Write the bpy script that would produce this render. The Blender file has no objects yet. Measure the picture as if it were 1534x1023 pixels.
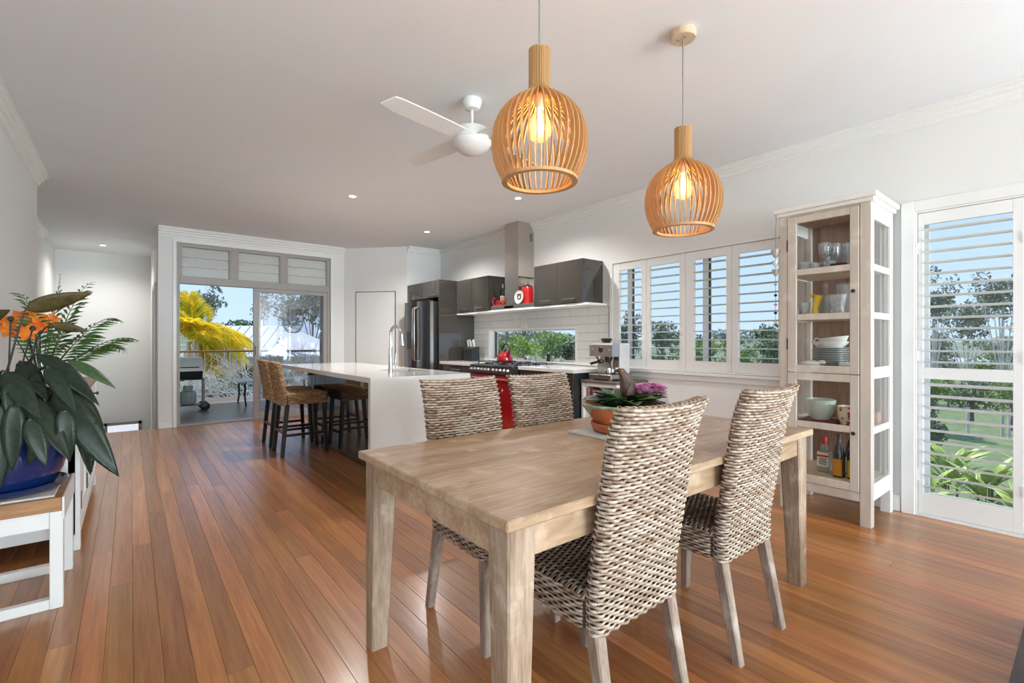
import bpy, math, random
import numpy as np
from mathutils import Vector, Matrix
random.seed(7)
rng = np.random.default_rng(11)
PI = math.pi
C = bpy.context.scene.collection
scn = bpy.context.scene
# ------------------------------------------------------------------ camera
YAW = math.radians(38.856)
cam_d = bpy.data.cameras.new('camera')
cam_d.sensor_width = 36.0
cam_d.lens = 36.0 * 710.0 / 1534.0
cam_d.clip_start = 0.02
cam_d.clip_end = 500
cam = bpy.data.objects.new('camera', cam_d)
cam.location = (0, 0, 1.2)
cam.rotation_euler = (PI / 2, 0, -YAW)
C.objects.link(cam)
scn.camera = cam
# ------------------------------------------------------------------ view
scn.view_settings.view_transform = 'Standard'
scn.view_settings.look = 'None'
scn.view_settings.gamma = 1.0
scn.view_settings.use_curve_mapping = False
scn.view_settings.exposure = 0.3
# ------------------------------------------------------------------ sky
world = bpy.data.worlds.new('sky')
scn.world = world
world.use_nodes = True
wn = world.node_tree.nodes
wl = world.node_tree.links
wn.clear()
w_out = wn.new('ShaderNodeOutputWorld')
w_bg = wn.new('ShaderNodeBackground')
w_bg.inputs['Strength'].default_value = 1.0
w_tc = wn.new('ShaderNodeTexCoord')
w_sep = wn.new('ShaderNodeSeparateXYZ')
w_rmp = wn.new('ShaderNodeValToRGB')
w_rmp.color_ramp.elements[0].position = 0.0
w_rmp.color_ramp.elements[0].color = (0.56, 0.745, 1.0, 1)
w_rmp.color_ramp.elements[1].position = 1.0
w_rmp.color_ramp.elements[1].color = (0.26, 0.46, 0.92, 1)
_e = w_rmp.color_ramp.elements.new(0.3)
_e.color = (0.42, 0.63, 1.0, 1)
wl.new(w_tc.outputs['Generated'], w_sep.inputs[0])
wl.new(w_sep.outputs['Z'], w_rmp.inputs['Fac'])
wl.new(w_rmp.outputs['Color'], w_bg.inputs['Color'])
wl.new(w_bg.outputs['Background'], w_out.inputs['Surface'])
# ------------------------------------------------------------------ sun
sun_d = bpy.data.lights.new('sun', 'SUN')
sun_d.energy = 4.4
sun_d.angle = math.radians(0.6)
sun_d.color = (1.0, 0.95, 0.86)
sun = bpy.data.objects.new('sun', sun_d)
sun.rotation_euler = Vector((-0.33, -0.60, -1.0)).to_track_quat('-Z', 'Y').to_euler()
sun.location = (10, 18, 25)
C.objects.link(sun)


def area(name, loc, direction, sx, sy, energy, color=(1, 1, 1)):
    d = bpy.data.lights.new(name, 'AREA')
    d.shape = 'RECTANGLE'
    d.size = sx
    d.size_y = sy
    d.energy = energy
    d.color = color
    o = bpy.data.objects.new(name, d)
    o.location = loc
    o.rotation_euler = Vector(direction).to_track_quat('-Z', 'Y').to_euler()
    C.objects.link(o)
    return o


# added fill lamps at unseen openings round the camera, tilted up to brighten the ceiling
area('fill_living_doors', (2.3, -8.35, 1.12), (0, 1, 0.6), 3.6, 2.0, 760, (0.77, 0.92, 1.0))
area('fill_side_doors', (4.42, -1.85, 1.05), (-1, 0.25, 1.4), 1.9, 1.9, 95, (0.80, 0.93, 1.0))
area('fill_left_window', (-.84, -.55, 1.45), (1, 0.5, 1.3), 2.6, 1.3, 24, (0.80, 0.93, 1.0))

# ================================================================== helpers
ROOTM = {}


class MB:
    """collects shapes, then links them as ONE mesh object"""

    def __init__(self):
        self.v = []
        self.f = []
        self.a = []          # per-vertex tint
        self.t = 0.5

    def add(self, vs, fs):
        n = len(self.v)
        self.v.extend([tuple(p) for p in vs])
        self.a.extend([self.t] * len(vs))
        self.f.extend([tuple(i + n for i in f) for f in fs])
        return self

    def box(self, x0, x1, y0, y1, z0, z1, ch=0.0):
        if x1 < x0: x0, x1 = x1, x0
        if y1 < y0: y0, y1 = y1, y0
        if z1 < z0: z0, z1 = z1, z0
        if ch <= 0:
            vs = [(x, y, z) for z in (z0, z1) for y in (y0, y1) for x in (x0, x1)]
            fs = [(0, 2, 3, 1), (4, 5, 7, 6), (0, 1, 5, 4), (2, 6, 7, 3), (0, 4, 6, 2), (1, 3, 7, 5)]
            return self.add(vs, fs)
        ch = min(ch, (x1 - x0) * .45, (y1 - y0) * .45, (z1 - z0) * .45)
        vs, fs, idx = [], [], {}
        for sx in (0, 1):
            for sy in (0, 1):
                for sz in (0, 1):
                    X = (x0, x1)[sx]; Y = (y0, y1)[sy]; Z = (z0, z1)[sz]
                    dx = ch * (1 - 2 * sx); dy = ch * (1 - 2 * sy); dz = ch * (1 - 2 * sz)
                    for k, p in enumerate(((X, Y + dy, Z + dz), (X + dx, Y, Z + dz), (X + dx, Y + dy, Z))):
                        idx[(sx, sy, sz, k)] = len(vs); vs.append(p)
        g = lambda a, b, c, k: idx[(a, b, c, k)]
        for sx in (0, 1):
            q = [g(sx, 0, 0, 0), g(sx, 1, 0, 0), g(sx, 1, 1, 0), g(sx, 0, 1, 0)]
            fs.append(q if sx else q[::-1])
        for sy in (0, 1):
            q = [g(0, sy, 0, 1), g(0, sy, 1, 1), g(1, sy, 1, 1), g(1, sy, 0, 1)]
            fs.append(q if sy else q[::-1])
        for sz in (0, 1):
            q = [g(0, 0, sz, 2), g(1, 0, sz, 2), g(1, 1, sz, 2), g(0, 1, sz, 2)]
            fs.append(q if sz else q[::-1])
        for sy in (0, 1):
            for sz in (0, 1):
                fs.append([g(0, sy, sz, 1), g(1, sy, sz, 1), g(1, sy, sz, 2), g(0, sy, sz, 2)])
        for sx in (0, 1):
            for sz in (0, 1):
                fs.append([g(sx, 0, sz, 0), g(sx, 1, sz, 0), g(sx, 1, sz, 2), g(sx, 0, sz, 2)])
        for sx in (0, 1):
            for sy in (0, 1):
                fs.append([g(sx, sy, 0, 0), g(sx, sy, 1, 0), g(sx, sy, 1, 1), g(sx, sy, 0, 1)])
        for sx in (0, 1):
            for sy in (0, 1):
                for sz in (0, 1):
                    fs.append([g(sx, sy, sz, 0), g(sx, sy, sz, 1), g(sx, sy, sz, 2)])
        return self.add(vs, fs)

    def hexa(self, b, t):
        """b, t: four bottom and four top points, same order"""
        vs = list(b) + list(t)
        return self.add(vs, [(3, 2, 1, 0), (4, 5, 6, 7), (0, 1, 5, 4), (1, 2, 6, 5), (2, 3, 7, 6), (3, 0, 4, 7)])

    def bar(self, p, q, w, d, up=(0, 0, 1), w2=None, d2=None):
        p = Vector(p); q = Vector(q); ax = (q - p).normalized(); up = Vector(up)
        if abs(ax.dot(up)) > .98: up = Vector((0, 1, 0))
        s = ax.cross(up).normalized(); u = s.cross(ax).normalized()
        w2 = w if w2 is None else w2; d2 = d if d2 is None else d2
        rb = [p + s * a * w / 2 + u * b * d / 2 for a, b in ((-1, -1), (1, -1), (1, 1), (-1, 1))]
        rt = [q + s * a * w2 / 2 + u * b * d2 / 2 for a, b in ((-1, -1), (1, -1), (1, 1), (-1, 1))]
        return self.hexa(rb, rt)

    def tube(self, pts, r, n=8, cap=True, closed=False):
        pts = [Vector(p) for p in pts]; m = len(pts)
        rs = r if hasattr(r, '__len__') else [r] * m
        vs, fs = [], []
        pu = None
        for i, p in enumerate(pts):
            if closed: t = pts[(i + 1) % m] - pts[i - 1]
            else: t = pts[min(i + 1, m - 1)] - pts[max(i - 1, 0)]
            if t.length < 1e-9: t = Vector((0, 0, 1))
            t.normalize()
            if pu is None:
                up = Vector((0, 0, 1)) if abs(t.z) < .9 else Vector((1, 0, 0))
                u = (up - t * up.dot(t)).normalized()
            else:
                u = pu - t * pu.dot(t)
                if u.length < 1e-6: u = Vector((1, 0, 0))
                u.normalize()
            pu = u; w = t.cross(u)
            for k in range(n):
                a = 2 * PI * k / n
                vs.append(p + (u * math.cos(a) + w * math.sin(a)) * rs[i])
        R = m if closed else m - 1
        for i in range(R):
            j = (i + 1) % m
            for k in range(n):
                l = (k + 1) % n
                fs.append((i * n + k, i * n + l, j * n + l, j * n + k))
        if cap and not closed:
            fs.append(tuple(range(n))[::-1]); fs.append(tuple((m - 1) * n + k for k in range(n)))
        return self.add(vs, fs)

    def lathe(self, prof, c=(0, 0, 0), n=24, axis='z', lobes=0, lobe_amp=0.0, closed=False):
        """prof: list of (r, h); closed ends where r == 0"""
        vs, fs, rings = [], [], []
        for r, hh in prof:
            if r <= 1e-6:
                rings.append([len(vs)]); vs.append(self._ax(0, 0, hh, c, axis))
            else:
                ring = []
                for k in range(n):
                    a = 2 * PI * k / n
                    rr = r * (1 + lobe_amp * math.cos(lobes * a)) if lobes else r
                    ring.append(len(vs)); vs.append(self._ax(rr * math.cos(a), rr * math.sin(a), hh, c, axis))
                rings.append(ring)
        pairs = list(zip(rings[:-1], rings[1:]))
        if closed: pairs.append((rings[-1], rings[0]))
        for A, B in pairs:
            if len(A) == 1 and len(B) == 1: continue
            for k in range(n):
                l = (k + 1) % n
                if len(A) == 1: fs.append((A[0], B[l], B[k]))
                elif len(B) == 1: fs.append((A[k], A[l], B[0]))
                else: fs.append((A[k], A[l], B[l], B[k]))
        return self.add(vs, fs)

    @staticmethod
    def _ax(x, y, hh, c, axis):
        if axis == 'z': return (c[0] + x, c[1] + y, c[2] + hh)
        if axis == 'x': return (c[0] + hh, c[1] + x, c[2] + y)
        return (c[0] + x, c[1] + hh, c[2] + y)

    def prism(self, poly, p0, p1, axis='y'):
        """poly: 2-D outline swept from p0 to p1 along axis (x: (y,z), y: (x,z), z: (x,y))"""
        def mk(a, b, t):
            return {'x': (t, a, b), 'y': (a, t, b), 'z': (a, b, t)}[axis]
        n = len(poly)
        vs = [mk(a, b, p0) for a, b in poly] + [mk(a, b, p1) for a, b in poly]
        fs = [tuple(range(n)), tuple(range(2 * n - 1, n - 1, -1))]
        for k in range(n):
            l = (k + 1) % n
            fs.append((k, n + k, n + l, l))
        return self.add(vs, fs)

    def grid(self, P):
        """P: rows of points -> open surface"""
        vs = [p for row in P for p in row]; m = len(P); n = len(P[0])
        fs = [(i * n + j, i * n + j + 1, (i + 1) * n + j + 1, (i + 1) * n + j) for i in range(m - 1) for j in range(n - 1)]
        return self.add(vs, fs)

    def mesh(self, name, m, smooth=False, tint=False, recalc=True):
        me = bpy.data.meshes.new(name)
        me.from_pydata([tuple(p) for p in self.v], [], self.f)
        if recalc:
            import bmesh
            bm = bmesh.new(); bm.from_mesh(me)
            bmesh.ops.recalc_face_normals(bm, faces=bm.faces)
            bm.to_mesh(me); bm.free()
        if tint:
            at = me.attributes.new('tint', 'FLOAT', 'POINT')
            at.data.foreach_set('value', np.array(self.a, dtype=np.float32))
        if smooth:
            me.polygons.foreach_set('use_smooth', [True] * len(me.polygons))
            if smooth != 'all':
                try: me.set_sharp_from_angle(angle=math.radians(38))
                except Exception: pass
        me.materials.append(m)
        return me

    def build(self, name, m, parent=None, smooth=False, tint=False, world=True, recalc=True):
        if parent is not None and world and parent.name in ROOTM:
            inv = ROOTM[parent.name].inverted()
            self.v = [tuple(inv @ Vector(p)) for p in self.v]
        loc = None
        if parent is None and self.v:           # origin at the base centre
            A = np.array([tuple(p) for p in self.v])
            lo, hi = A.min(0), A.max(0)
            loc = ((lo[0] + hi[0]) / 2, (lo[1] + hi[1]) / 2, lo[2])
            self.v = [tuple(p) for p in (A - np.array(loc))]
        o = bpy.data.objects.new(name, self.mesh(name, m, smooth, tint, recalc))
        C.objects.link(o)
        if loc is not None:
            o.location = loc
            ROOTM[o.name] = Matrix.Translation(loc)
        elif parent is not None:
            o.parent = parent
            ROOTM[o.name] = ROOTM[parent.name].copy() if parent.name in ROOTM else Matrix()
        return o


def thing(name, label, cat, loc=(0, 0, 0), rz=0.0, group=None):
    o = bpy.data.objects.new(name, None)
    o.empty_display_size = 0.1
    C.objects.link(o)
    o.location = loc
    o.rotation_euler = (0, 0, rz)
    ROOTM[o.name] = Matrix.Translation(Vector(loc)) @ Matrix.Rotation(rz, 4, 'Z')
    return tag(o, label, cat, group)


def tag(o, label, cat, group=None):
    o['label'] = label
    o['category'] = cat
    if group: o['group'] = group
    return o


def struct(o, label=None):
    o['kind'] = 'structure'
    if label: o['label'] = label
    return o


def dup(root, loc, rz=0.0, label=None, group=None):
    r = root.copy(); C.objects.link(r)
    r.location = loc; r.rotation_euler = (0, 0, rz)
    if label: r['label'] = label
    if group: r['group'] = group
    for ch in list(root.children):
        c = ch.copy(); C.objects.link(c); c.parent = r
        for g in list(ch.children):
            d = g.copy(); C.objects.link(d); d.parent = c
    ROOTM[r.name] = Matrix.Translation(Vector(loc)) @ Matrix.Rotation(rz, 4, 'Z')
    return r


# ================================================================== materials
def nmat(name):
    m = bpy.data.materials.new(name); m.use_nodes = True
    nt = m.node_tree; b = nt.nodes['Principled BSDF']
    return m, nt, b


def setin(b, **kw):
    names = dict(rough='Roughness', metal='Metallic', spec='Specular IOR Level', coat='Coat Weight', coatr='Coat Roughness',
                 trans='Transmission Weight', ior='IOR', sheen='Sheen Weight', sss='Subsurface Weight', alpha='Alpha')
    for k, v in kw.items():
        b.inputs[names[k]].default_value = v


def plain(name, col, rough=.5, var=.06, scale=6.0, bump=0.0, bscale=60.0, stretch=(1, 1, 1), col2=None, **kw):
    """a colour broken up by noise"""
    m, nt, b = nmat(name)
    L = nt.links
    tc = nt.nodes.new('ShaderNodeTexCoord'); mp = nt.nodes.new('ShaderNodeMapping')
    mp.inputs['Scale'].default_value = stretch
    L.new(tc.outputs['Object'], mp.inputs[0])
    nz = nt.nodes.new('ShaderNodeTexNoise'); nz.inputs['Scale'].default_value = scale; nz.inputs['Detail'].default_value = 4
    L.new(mp.outputs[0], nz.inputs['Vector'])
    rp = nt.nodes.new('ShaderNodeValToRGB')
    c1 = tuple(max(0, c * (1 - var)) for c in col[:3]); c2 = tuple(min(1, c * (1 + var)) for c in col[:3]) if col2 is None else col2
    if col2 is not None: c1 = col[:3]
    rp.color_ramp.elements[0].position = .3; rp.color_ramp.elements[0].color = (*c1, 1)
    rp.color_ramp.elements[1].position = .7; rp.color_ramp.elements[1].color = (*c2, 1)
    L.new(nz.outputs['Fac'], rp.inputs['Fac']); L.new(rp.outputs['Color'], b.inputs['Base Color'])
    setin(b, rough=rough, **kw)
    if bump > 0:
        n2 = nt.nodes.new('ShaderNodeTexNoise'); n2.inputs['Scale'].default_value = bscale; n2.inputs['Detail'].default_value = 3
        L.new(mp.outputs[0], n2.inputs['Vector'])
        bp = nt.nodes.new('ShaderNodeBump'); bp.inputs['Strength'].default_value = bump; bp.inputs['Distance'].default_value = .01
        L.new(n2.outputs['Fac'], bp.inputs['Height']); L.new(bp.outputs['Normal'], b.inputs['Normal'])
    return m


def wood(name, dark, light, rough=.45, axis='x', scale=3.0, ring=14.0, bump=.15, rnd=0.0, wear=None, along=.12, **kw):
    """grain stretched along one axis; rnd shifts the tone per object"""
    m, nt, b = nmat(name)
    L = nt.links; N = nt.nodes
    tc = N.new('ShaderNodeTexCoord'); mp = N.new('ShaderNodeMapping')
    st = {'x': (along, 1, 1), 'y': (1, along, 1), 'z': (1, 1, along)}[axis]
    mp.inputs['Scale'].default_value = tuple(s * scale for s in st)
    oi = N.new('ShaderNodeObjectInfo')
    vm = N.new('ShaderNodeVectorMath'); vm.operation = 'MULTIPLY_ADD'
    cb = N.new('ShaderNodeCombineXYZ')
    L.new(oi.outputs['Random'], cb.inputs[0]); L.new(oi.outputs['Random'], cb.inputs[1]); L.new(oi.outputs['Random'], cb.inputs[2])
    vm.inputs[1].default_value = (31, 17, 23)
    L.new(cb.outputs[0], vm.inputs[0]); L.new(tc.outputs['Object'], vm.inputs[2])
    L.new(vm.outputs[0], mp.inputs[0])
    n1 = N.new('ShaderNodeTexNoise'); n1.inputs['Scale'].default_value = 2.2; n1.inputs['Detail'].default_value = 5; n1.inputs['Distortion'].default_value = .6
    n2 = N.new('ShaderNodeTexNoise'); n2.inputs['Scale'].default_value = ring; n2.inputs['Detail'].default_value = 6
    L.new(mp.outputs[0], n1.inputs['Vector']); L.new(mp.outputs[0], n2.inputs['Vector'])
    ad = N.new('ShaderNodeMath'); ad.operation = 'ADD'
    m1 = N.new('ShaderNodeMath'); m1.operation = 'MULTIPLY'; m1.inputs[1].default_value = .55
    m2 = N.new('ShaderNodeMath'); m2.operation = 'MULTIPLY'; m2.inputs[1].default_value = .45
    L.new(n1.outputs['Fac'], m1.inputs[0]); L.new(n2.outputs['Fac'], m2.inputs[0])
    L.new(m1.outputs[0], ad.inputs[0]); L.new(m2.outputs[0], ad.inputs[1])
    rp = N.new('ShaderNodeValToRGB')
    rp.color_ramp.elements[0].position = .34; rp.color_ramp.elements[0].color = (*dark, 1)
    rp.color_ramp.elements[1].position = .66; rp.color_ramp.elements[1].color = (*light, 1)
    L.new(ad.outputs[0], rp.inputs['Fac'])
    out = rp.outputs['Color']
    if rnd > 0:
        hs = N.new('ShaderNodeHueSaturation')
        mr = N.new('ShaderNodeMapRange'); mr.inputs['To Min'].default_value = 1 - rnd; mr.inputs['To Max'].default_value = 1 + rnd
        L.new(oi.outputs['Random'], mr.inputs['Value']); L.new(mr.outputs[0], hs.inputs['Value'])
        ms = N.new('ShaderNodeMath'); ms.operation = 'MULTIPLY'; ms.inputs[1].default_value = 7.31
        fr = N.new('ShaderNodeMath'); fr.operation = 'FRACT'
        mh = N.new('ShaderNodeMapRange'); mh.inputs['To Min'].default_value = .491; mh.inputs['To Max'].default_value = .505
        L.new(oi.outputs['Random'], ms.inputs[0]); L.new(ms.outputs[0], fr.inputs[0]); L.new(fr.outputs[0], mh.inputs['Value'])
        L.new(mh.outputs[0], hs.inputs['Hue'])
        L.new(out, hs.inputs['Color']); out = hs.outputs['Color']
    if wear is not None:
        nw = N.new('ShaderNodeTexNoise'); nw.inputs['Scale'].default_value = 9; nw.inputs['Detail'].default_value = 6
        L.new(tc.outputs['Object'], nw.inputs['Vector'])
        rw = N.new('ShaderNodeValToRGB'); rw.color_ramp.elements[0].position = .56; rw.color_ramp.elements[1].position = .72
        L.new(nw.outputs['Fac'], rw.inputs['Fac'])
        mx = N.new('ShaderNodeMix'); mx.data_type = 'RGBA'; mx.inputs['B'].default_value = (*wear, 1)
        L.new(rw.outputs['Color'], mx.inputs['Factor']); L.new(out, mx.inputs['A']); out = mx.outputs['Result']
    L.new(out, b.inputs['Base Color'])
    setin(b, rough=rough, **kw)
    if bump > 0:
        bp = N.new('ShaderNodeBump'); bp.inputs['Strength'].default_value = bump; bp.inputs['Distance'].default_value = .004
        L.new(n2.outputs['Fac'], bp.inputs['Height']); L.new(bp.outputs['Normal'], b.inputs['Normal'])
    return m


def tinted(name, stops, rough=.6, trans=0.0, noise=.25, nscale=40.0, **kw):
    """colour from the per-vertex tint attribute through a ramp"""
    m, nt, b = nmat(name)
    N = nt.nodes; L = nt.links
    at = N.new('ShaderNodeAttribute'); at.attribute_name = 'tint'
    tc = N.new('ShaderNodeTexCoord'); nz = N.new('ShaderNodeTexNoise'); nz.inputs['Scale'].default_value = nscale
    L.new(tc.outputs['Object'], nz.inputs['Vector'])
    mr = N.new('ShaderNodeMapRange'); mr.inputs['From Min'].default_value = .3; mr.inputs['From Max'].default_value = .7
    mr.inputs['To Min'].default_value = -noise; mr.inputs['To Max'].default_value = noise
    L.new(nz.outputs['Fac'], mr.inputs['Value'])
    ad = N.new('ShaderNodeMath'); ad.operation = 'ADD'
    L.new(at.outputs['Fac'], ad.inputs[0]); L.new(mr.outputs[0], ad.inputs[1])
    rp = N.new('ShaderNodeValToRGB')
    while len(rp.color_ramp.elements) < len(stops): rp.color_ramp.elements.new(.5)
    for i, (p, c) in enumerate(stops):
        rp.color_ramp.elements[i].position = p; rp.color_ramp.elements[i].color = (*c, 1)
    L.new(ad.outputs[0], rp.inputs['Fac']); L.new(rp.outputs['Color'], b.inputs['Base Color'])
    setin(b, rough=rough, **kw)
    if trans > 0:
        tr = N.new('ShaderNodeBsdfTranslucent'); mx = N.new('ShaderNodeMixShader'); mx.inputs[0].default_value = trans
        L.new(rp.outputs['Color'], tr.inputs['Color'])
        L.new(b.outputs[0], mx.inputs[1]); L.new(tr.outputs[0], mx.inputs[2])
        L.new(mx.outputs[0], N['Material Output'].inputs['Surface'])
    return m


def pane(name, tint=(1, 1, 1), ior=1.45, haze=0.0, gloss_rough=0.0, hazecol=(.8, .82, .85)):
    """thin window glass: clear, with a Fresnel reflection"""
    m = bpy.data.materials.new(name); m.use_nodes = True
    nt = m.node_tree; N = nt.nodes; L = nt.links
    N.remove(N['Principled BSDF'])
    out = N['Material Output']
    tr = N.new('ShaderNodeBsdfTransparent'); tr.inputs['Color'].default_value = (*tint, 1)
    gl = N.new('ShaderNodeBsdfGlossy'); gl.inputs['Roughness'].default_value = gloss_rough
    lw = N.new('ShaderNodeLayerWeight'); lw.inputs['Blend'].default_value = .5
    pw = N.new('ShaderNodeMath'); pw.operation = 'POWER'; pw.inputs[1].default_value = 5
    L.new(lw.outputs['Facing'], pw.inputs[0])
    f0 = ((ior - 1) / (ior + 1)) ** 2
    fr = N.new('ShaderNodeMath'); fr.operation = 'MULTIPLY_ADD'; fr.inputs[1].default_value = 1 - f0; fr.inputs[2].default_value = f0
    L.new(pw.outputs[0], fr.inputs[0])
    nz = N.new('ShaderNodeTexNoise'); nz.inputs['Scale'].default_value = 1.3
    bp = N.new('ShaderNodeBump'); bp.inputs['Strength'].default_value = .01
    L.new(nz.outputs['Fac'], bp.inputs['Height']); L.new(bp.outputs['Normal'], gl.inputs['Normal'])
    mx = N.new('ShaderNodeMixShader')
    L.new(fr.outputs[0], mx.inputs[0]); L.new(tr.outputs[0], mx.inputs[1]); L.new(gl.outputs[0], mx.inputs[2])
    res = mx.outputs[0]
    if haze > 0:
        df = N.new('ShaderNodeBsdfDiffuse'); df.inputs['Color'].default_value = (*hazecol, 1)
        m2 = N.new('ShaderNodeMixShader'); m2.inputs[0].default_value = haze
        L.new(res, m2.inputs[1]); L.new(df.outputs[0], m2.inputs[2]); res = m2.outputs[0]
    L.new(res, out.inputs['Surface'])
    return m


def glow(name, col, strength):
    m = bpy.data.materials.new(name); m.use_nodes = True
    b = m.node_tree.nodes['Principled BSDF']
    b.inputs['Base Color'].default_value = (*col, 1)
    b.inputs['Emission Color'].default_value = (*col, 1)
    b.inputs['Emission Strength'].default_value = strength
    return m


M = {}
M['wall'] = plain('wall_paint', (.80, .795, .775), .6, .015, 2, bump=.02, bscale=160)
M['ceiling'] = plain('ceiling_paint', (.80, .815, .83), .7, .012, 2)
M['trim'] = plain('white_gloss_trim', (.83, .825, .805), .35, .015, 3)
M['shutter'] = plain('shutter_white', (.84, .835, .82), .38, .015, 3)
M['floor'] = wood('floor_timber', (.30, .104, .026), (.50, .212, .062), .38, 'y', 9.0, 9, .006, along=.045, rnd=.26, spec=.32, coat=.70, coatr=.21)
M['floor_base'] = plain('subfloor', (.12, .06, .03), .8)
M['table'] = wood('whitewashed_mango_wood', (.29, .175, .095), (.54, .385, .25), .36, 'x', 5.0, 15, .12, wear=(.58, .44, .305))
M['table_leg'] = wood('limed_mango_wood', (.22, .13, .075), (.50, .375, .265), .6, 'z', 7.0, 16, .5, wear=(.60, .49, .385))
M['chair_leg'] = wood('greyed_limed_wood', (.20, .135, .095), (.42, .33, .26), .6, 'z', 9.0, 14, .3, wear=(.50, .42, .35))
M['wicker'] = tinted('whitewashed_wicker', [(0, (.165, .092, .052)), (.35, (.32, .215, .145)), (.7, (.475, .365, .275)), (1, (.56, .47, .385))], .62, noise=.3, nscale=55)
M['wicker_core'] = plain('wicker_shade_core', (.09, .058, .038), .9)  # solid infill behind the weave, coloured dark as the shade in its gaps
M['seagrass'] = tinted('brown_seagrass', [(0, (.20, .10, .04)), (.4, (.36, .20, .095)), (.75, (.52, .33, .18)), (1, (.63, .45, .28))], .7, noise=.25, nscale=45)
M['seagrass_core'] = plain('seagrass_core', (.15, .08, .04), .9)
M['black_wood'] = plain('black_stained_wood', (.018, .014, .012), .35, .2, 8)
M['gloss_dark'] = plain('gloss_charcoal_door', (.052, .046, .040), .07, .03, 2, coat=.6, coatr=.03)
M['gloss_panel'] = plain('gloss_black_panel', (.025, .024, .023), .05, .03, 2, coat=.8, coatr=.02)
M['stone'] = plain('pale_stone_top', (.70, .675, .64), .14, .015, 30, spec=.5, coat=.3, coatr=.05)
M['steel'] = plain('brushed_steel', (.56, .52, .48), .28, .05, 8, stretch=(1, 1, 30), metal=1.0)
M['chrome'] = plain('chrome', (.82, .82, .82), .08, .02, 5, metal=1.0)
M['fridge'] = plain('black_steel', (.11, .11, .115), .16, .04, 6, stretch=(1, 1, 20), metal=.85)
M['black'] = plain('black_plastic', (.02, .02, .021), .35, .1, 8)
M['black_metal'] = plain('black_painted_metal', (.022, .022, .024), .4, .1, 8)
M['red_enamel'] = plain('red_enamel', (.30, .004, .008), .12, .05, 3, coat=.6, coatr=.05)
M['red'] = plain('red_paint', (.50, .014, .018), .3, .06, 5)
M['tile'] = plain('white_glazed_tile', (.74, .735, .71), .12, .025, 3, coat=.4, coatr=.06)
M['grout'] = plain('grey_grout', (.27, .265, .26), .9, .05, 20)
M['alu'] = plain('grey_aluminium', (.36, .335, .31), .42, .03, 5)
M['alu_dark'] = plain('dark_aluminium', (.06, .06, .06), .4, .05, 5)
M['glass'] = pane('window_glass')
M['screen_glass'] = pane('screened_glass', (.86, .87, .89), 1.5, .05)
M['cab_glass'] = pane('cabinet_glass', (.97, .97, .96), 1.35)
M['louvre_glass'] = pane('louvre_glass', (.95, .95, .95), 1.9, .45, 0, (.92, .92, .91))  # white haze mixed in to imitate the bright ceiling reflected in the panes
M['crystal'] = pane('clear_crystal', (.94, .96, .98), 1.75, .07, .02, (.92, .94, .97))
M['cut_crystal'] = plain('cut_crystal', (.90, .92, .95), .04, .12, 60, bump=.6, bscale=45, trans=.8, ior=1.45)
M['white_cer'] = plain('white_china', (.76, .75, .71), .2, .02, 4, coat=.3)
M['grey_cer'] = plain('blue_grey_plate', (.45, .48, .50), .25, .05, 5)
M['cab_paint'] = wood('distressed_white_paint', (.50, .43, .36), (.64, .575, .50), .5, 'z', 2.4, 10, .1, wear=(.69, .63, .56))
M['cab_side'] = plain('white_painted_wood', (.80, .785, .755), .45, .04, 9, bump=.05)
M['cab_back'] = wood('brown_board', (.16, .085, .05), (.36, .215, .13), .6, 'z', 4.0, 10, .15, rnd=.2)
M['cab_shelf'] = wood('pale_shelf_board', (.50, .37, .24), (.68, .54, .38), .5, 'y', 4.0, 10, .08)
M['wood_top'] = wood('oiled_bench_top', (.26, .12, .045), (.45, .24, .10), .4, 'x', 5.0, 14, .1)
M['redwood'] = wood('red_brown_top', (.19, .07, .035), (.34, .15, .075), .4, 'y', 5.0, 14, .1)
M['white_metal'] = plain('white_enamel', (.78, .775, .76), .35, .02, 5)
M['blue_cer'] = plain('blue_glaze', (.006, .020, .10), .12, .2, 4, coat=.6, coatr=.05)
M['terracotta'] = plain('terracotta', (.46, .125, .042), .55, .14, 10, bump=.12, bscale=30)
M['green_glaze'] = plain('green_glaze', (.10, .20, .07), .25, .2, 30, col2=(.42, .48, .33), coat=.4)
M['soil'] = plain('potting_soil', (.03, .02, .014), .95, .3, 40, bump=.6)
M['pendant'] = wood('birch_ply', (.44, .23, .08), (.60, .35, .145), .5, 'z', 6.0, 10, .05, rnd=.06)
M['pendant_cap'] = wood('pale_birch', (.56, .40, .27), (.70, .54, .39), .5, 'z', 6.0, 10, .05)
M['cord'] = plain('grey_cord', (.25, .24, .23), .7, .1, 30)
M['bulb'] = pane('amber_bulb_glass', (1.0, .93, .80), 1.45, .04, 0, (1, .85, .6))
M['filament'] = glow('lamp_filament', (1.0, .62, .22), 30)
M['downlight'] = glow('downlight_disc', (1.0, .96, .9), 9)
M['fan'] = plain('fan_white', (.74, .735, .72), .35, .015, 4)
M['deck'] = wood('dark_deck', (.11, .09, .085), (.24, .20, .19), .3, 'x', 3, 10, .08, rnd=.1)
M['rail_wood'] = wood('red_rail', (.24, .085, .045), (.40, .17, .09), .5, 'x', 4, 10, .1)
M['galv'] = plain('pale_wire', (.66, .66, .64), .45, .05, 5)
M['grey_fabric'] = plain('grey_upholstery', (.17, .175, .19), .85, .06, 40, bump=.2, bscale=200)
M['gas'] = plain('grey_green_cylinder', (.30, .35, .33), .35, .06, 5)
M['bbq_lid'] = plain('silver_lid', (.62, .62, .60), .3, .04, 5)
M['bark'] = plain('bark', (.16, .12, .09), .9, .3, 12, bump=.5, bscale=18)
M['pale_bark'] = plain('pale_bark', (.60, .56, .51), .85, .2, 10)
M['grass'] = plain('lawn', (.13, .185, .075), .95, .3, 2.5, bump=.4, bscale=60)
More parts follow.
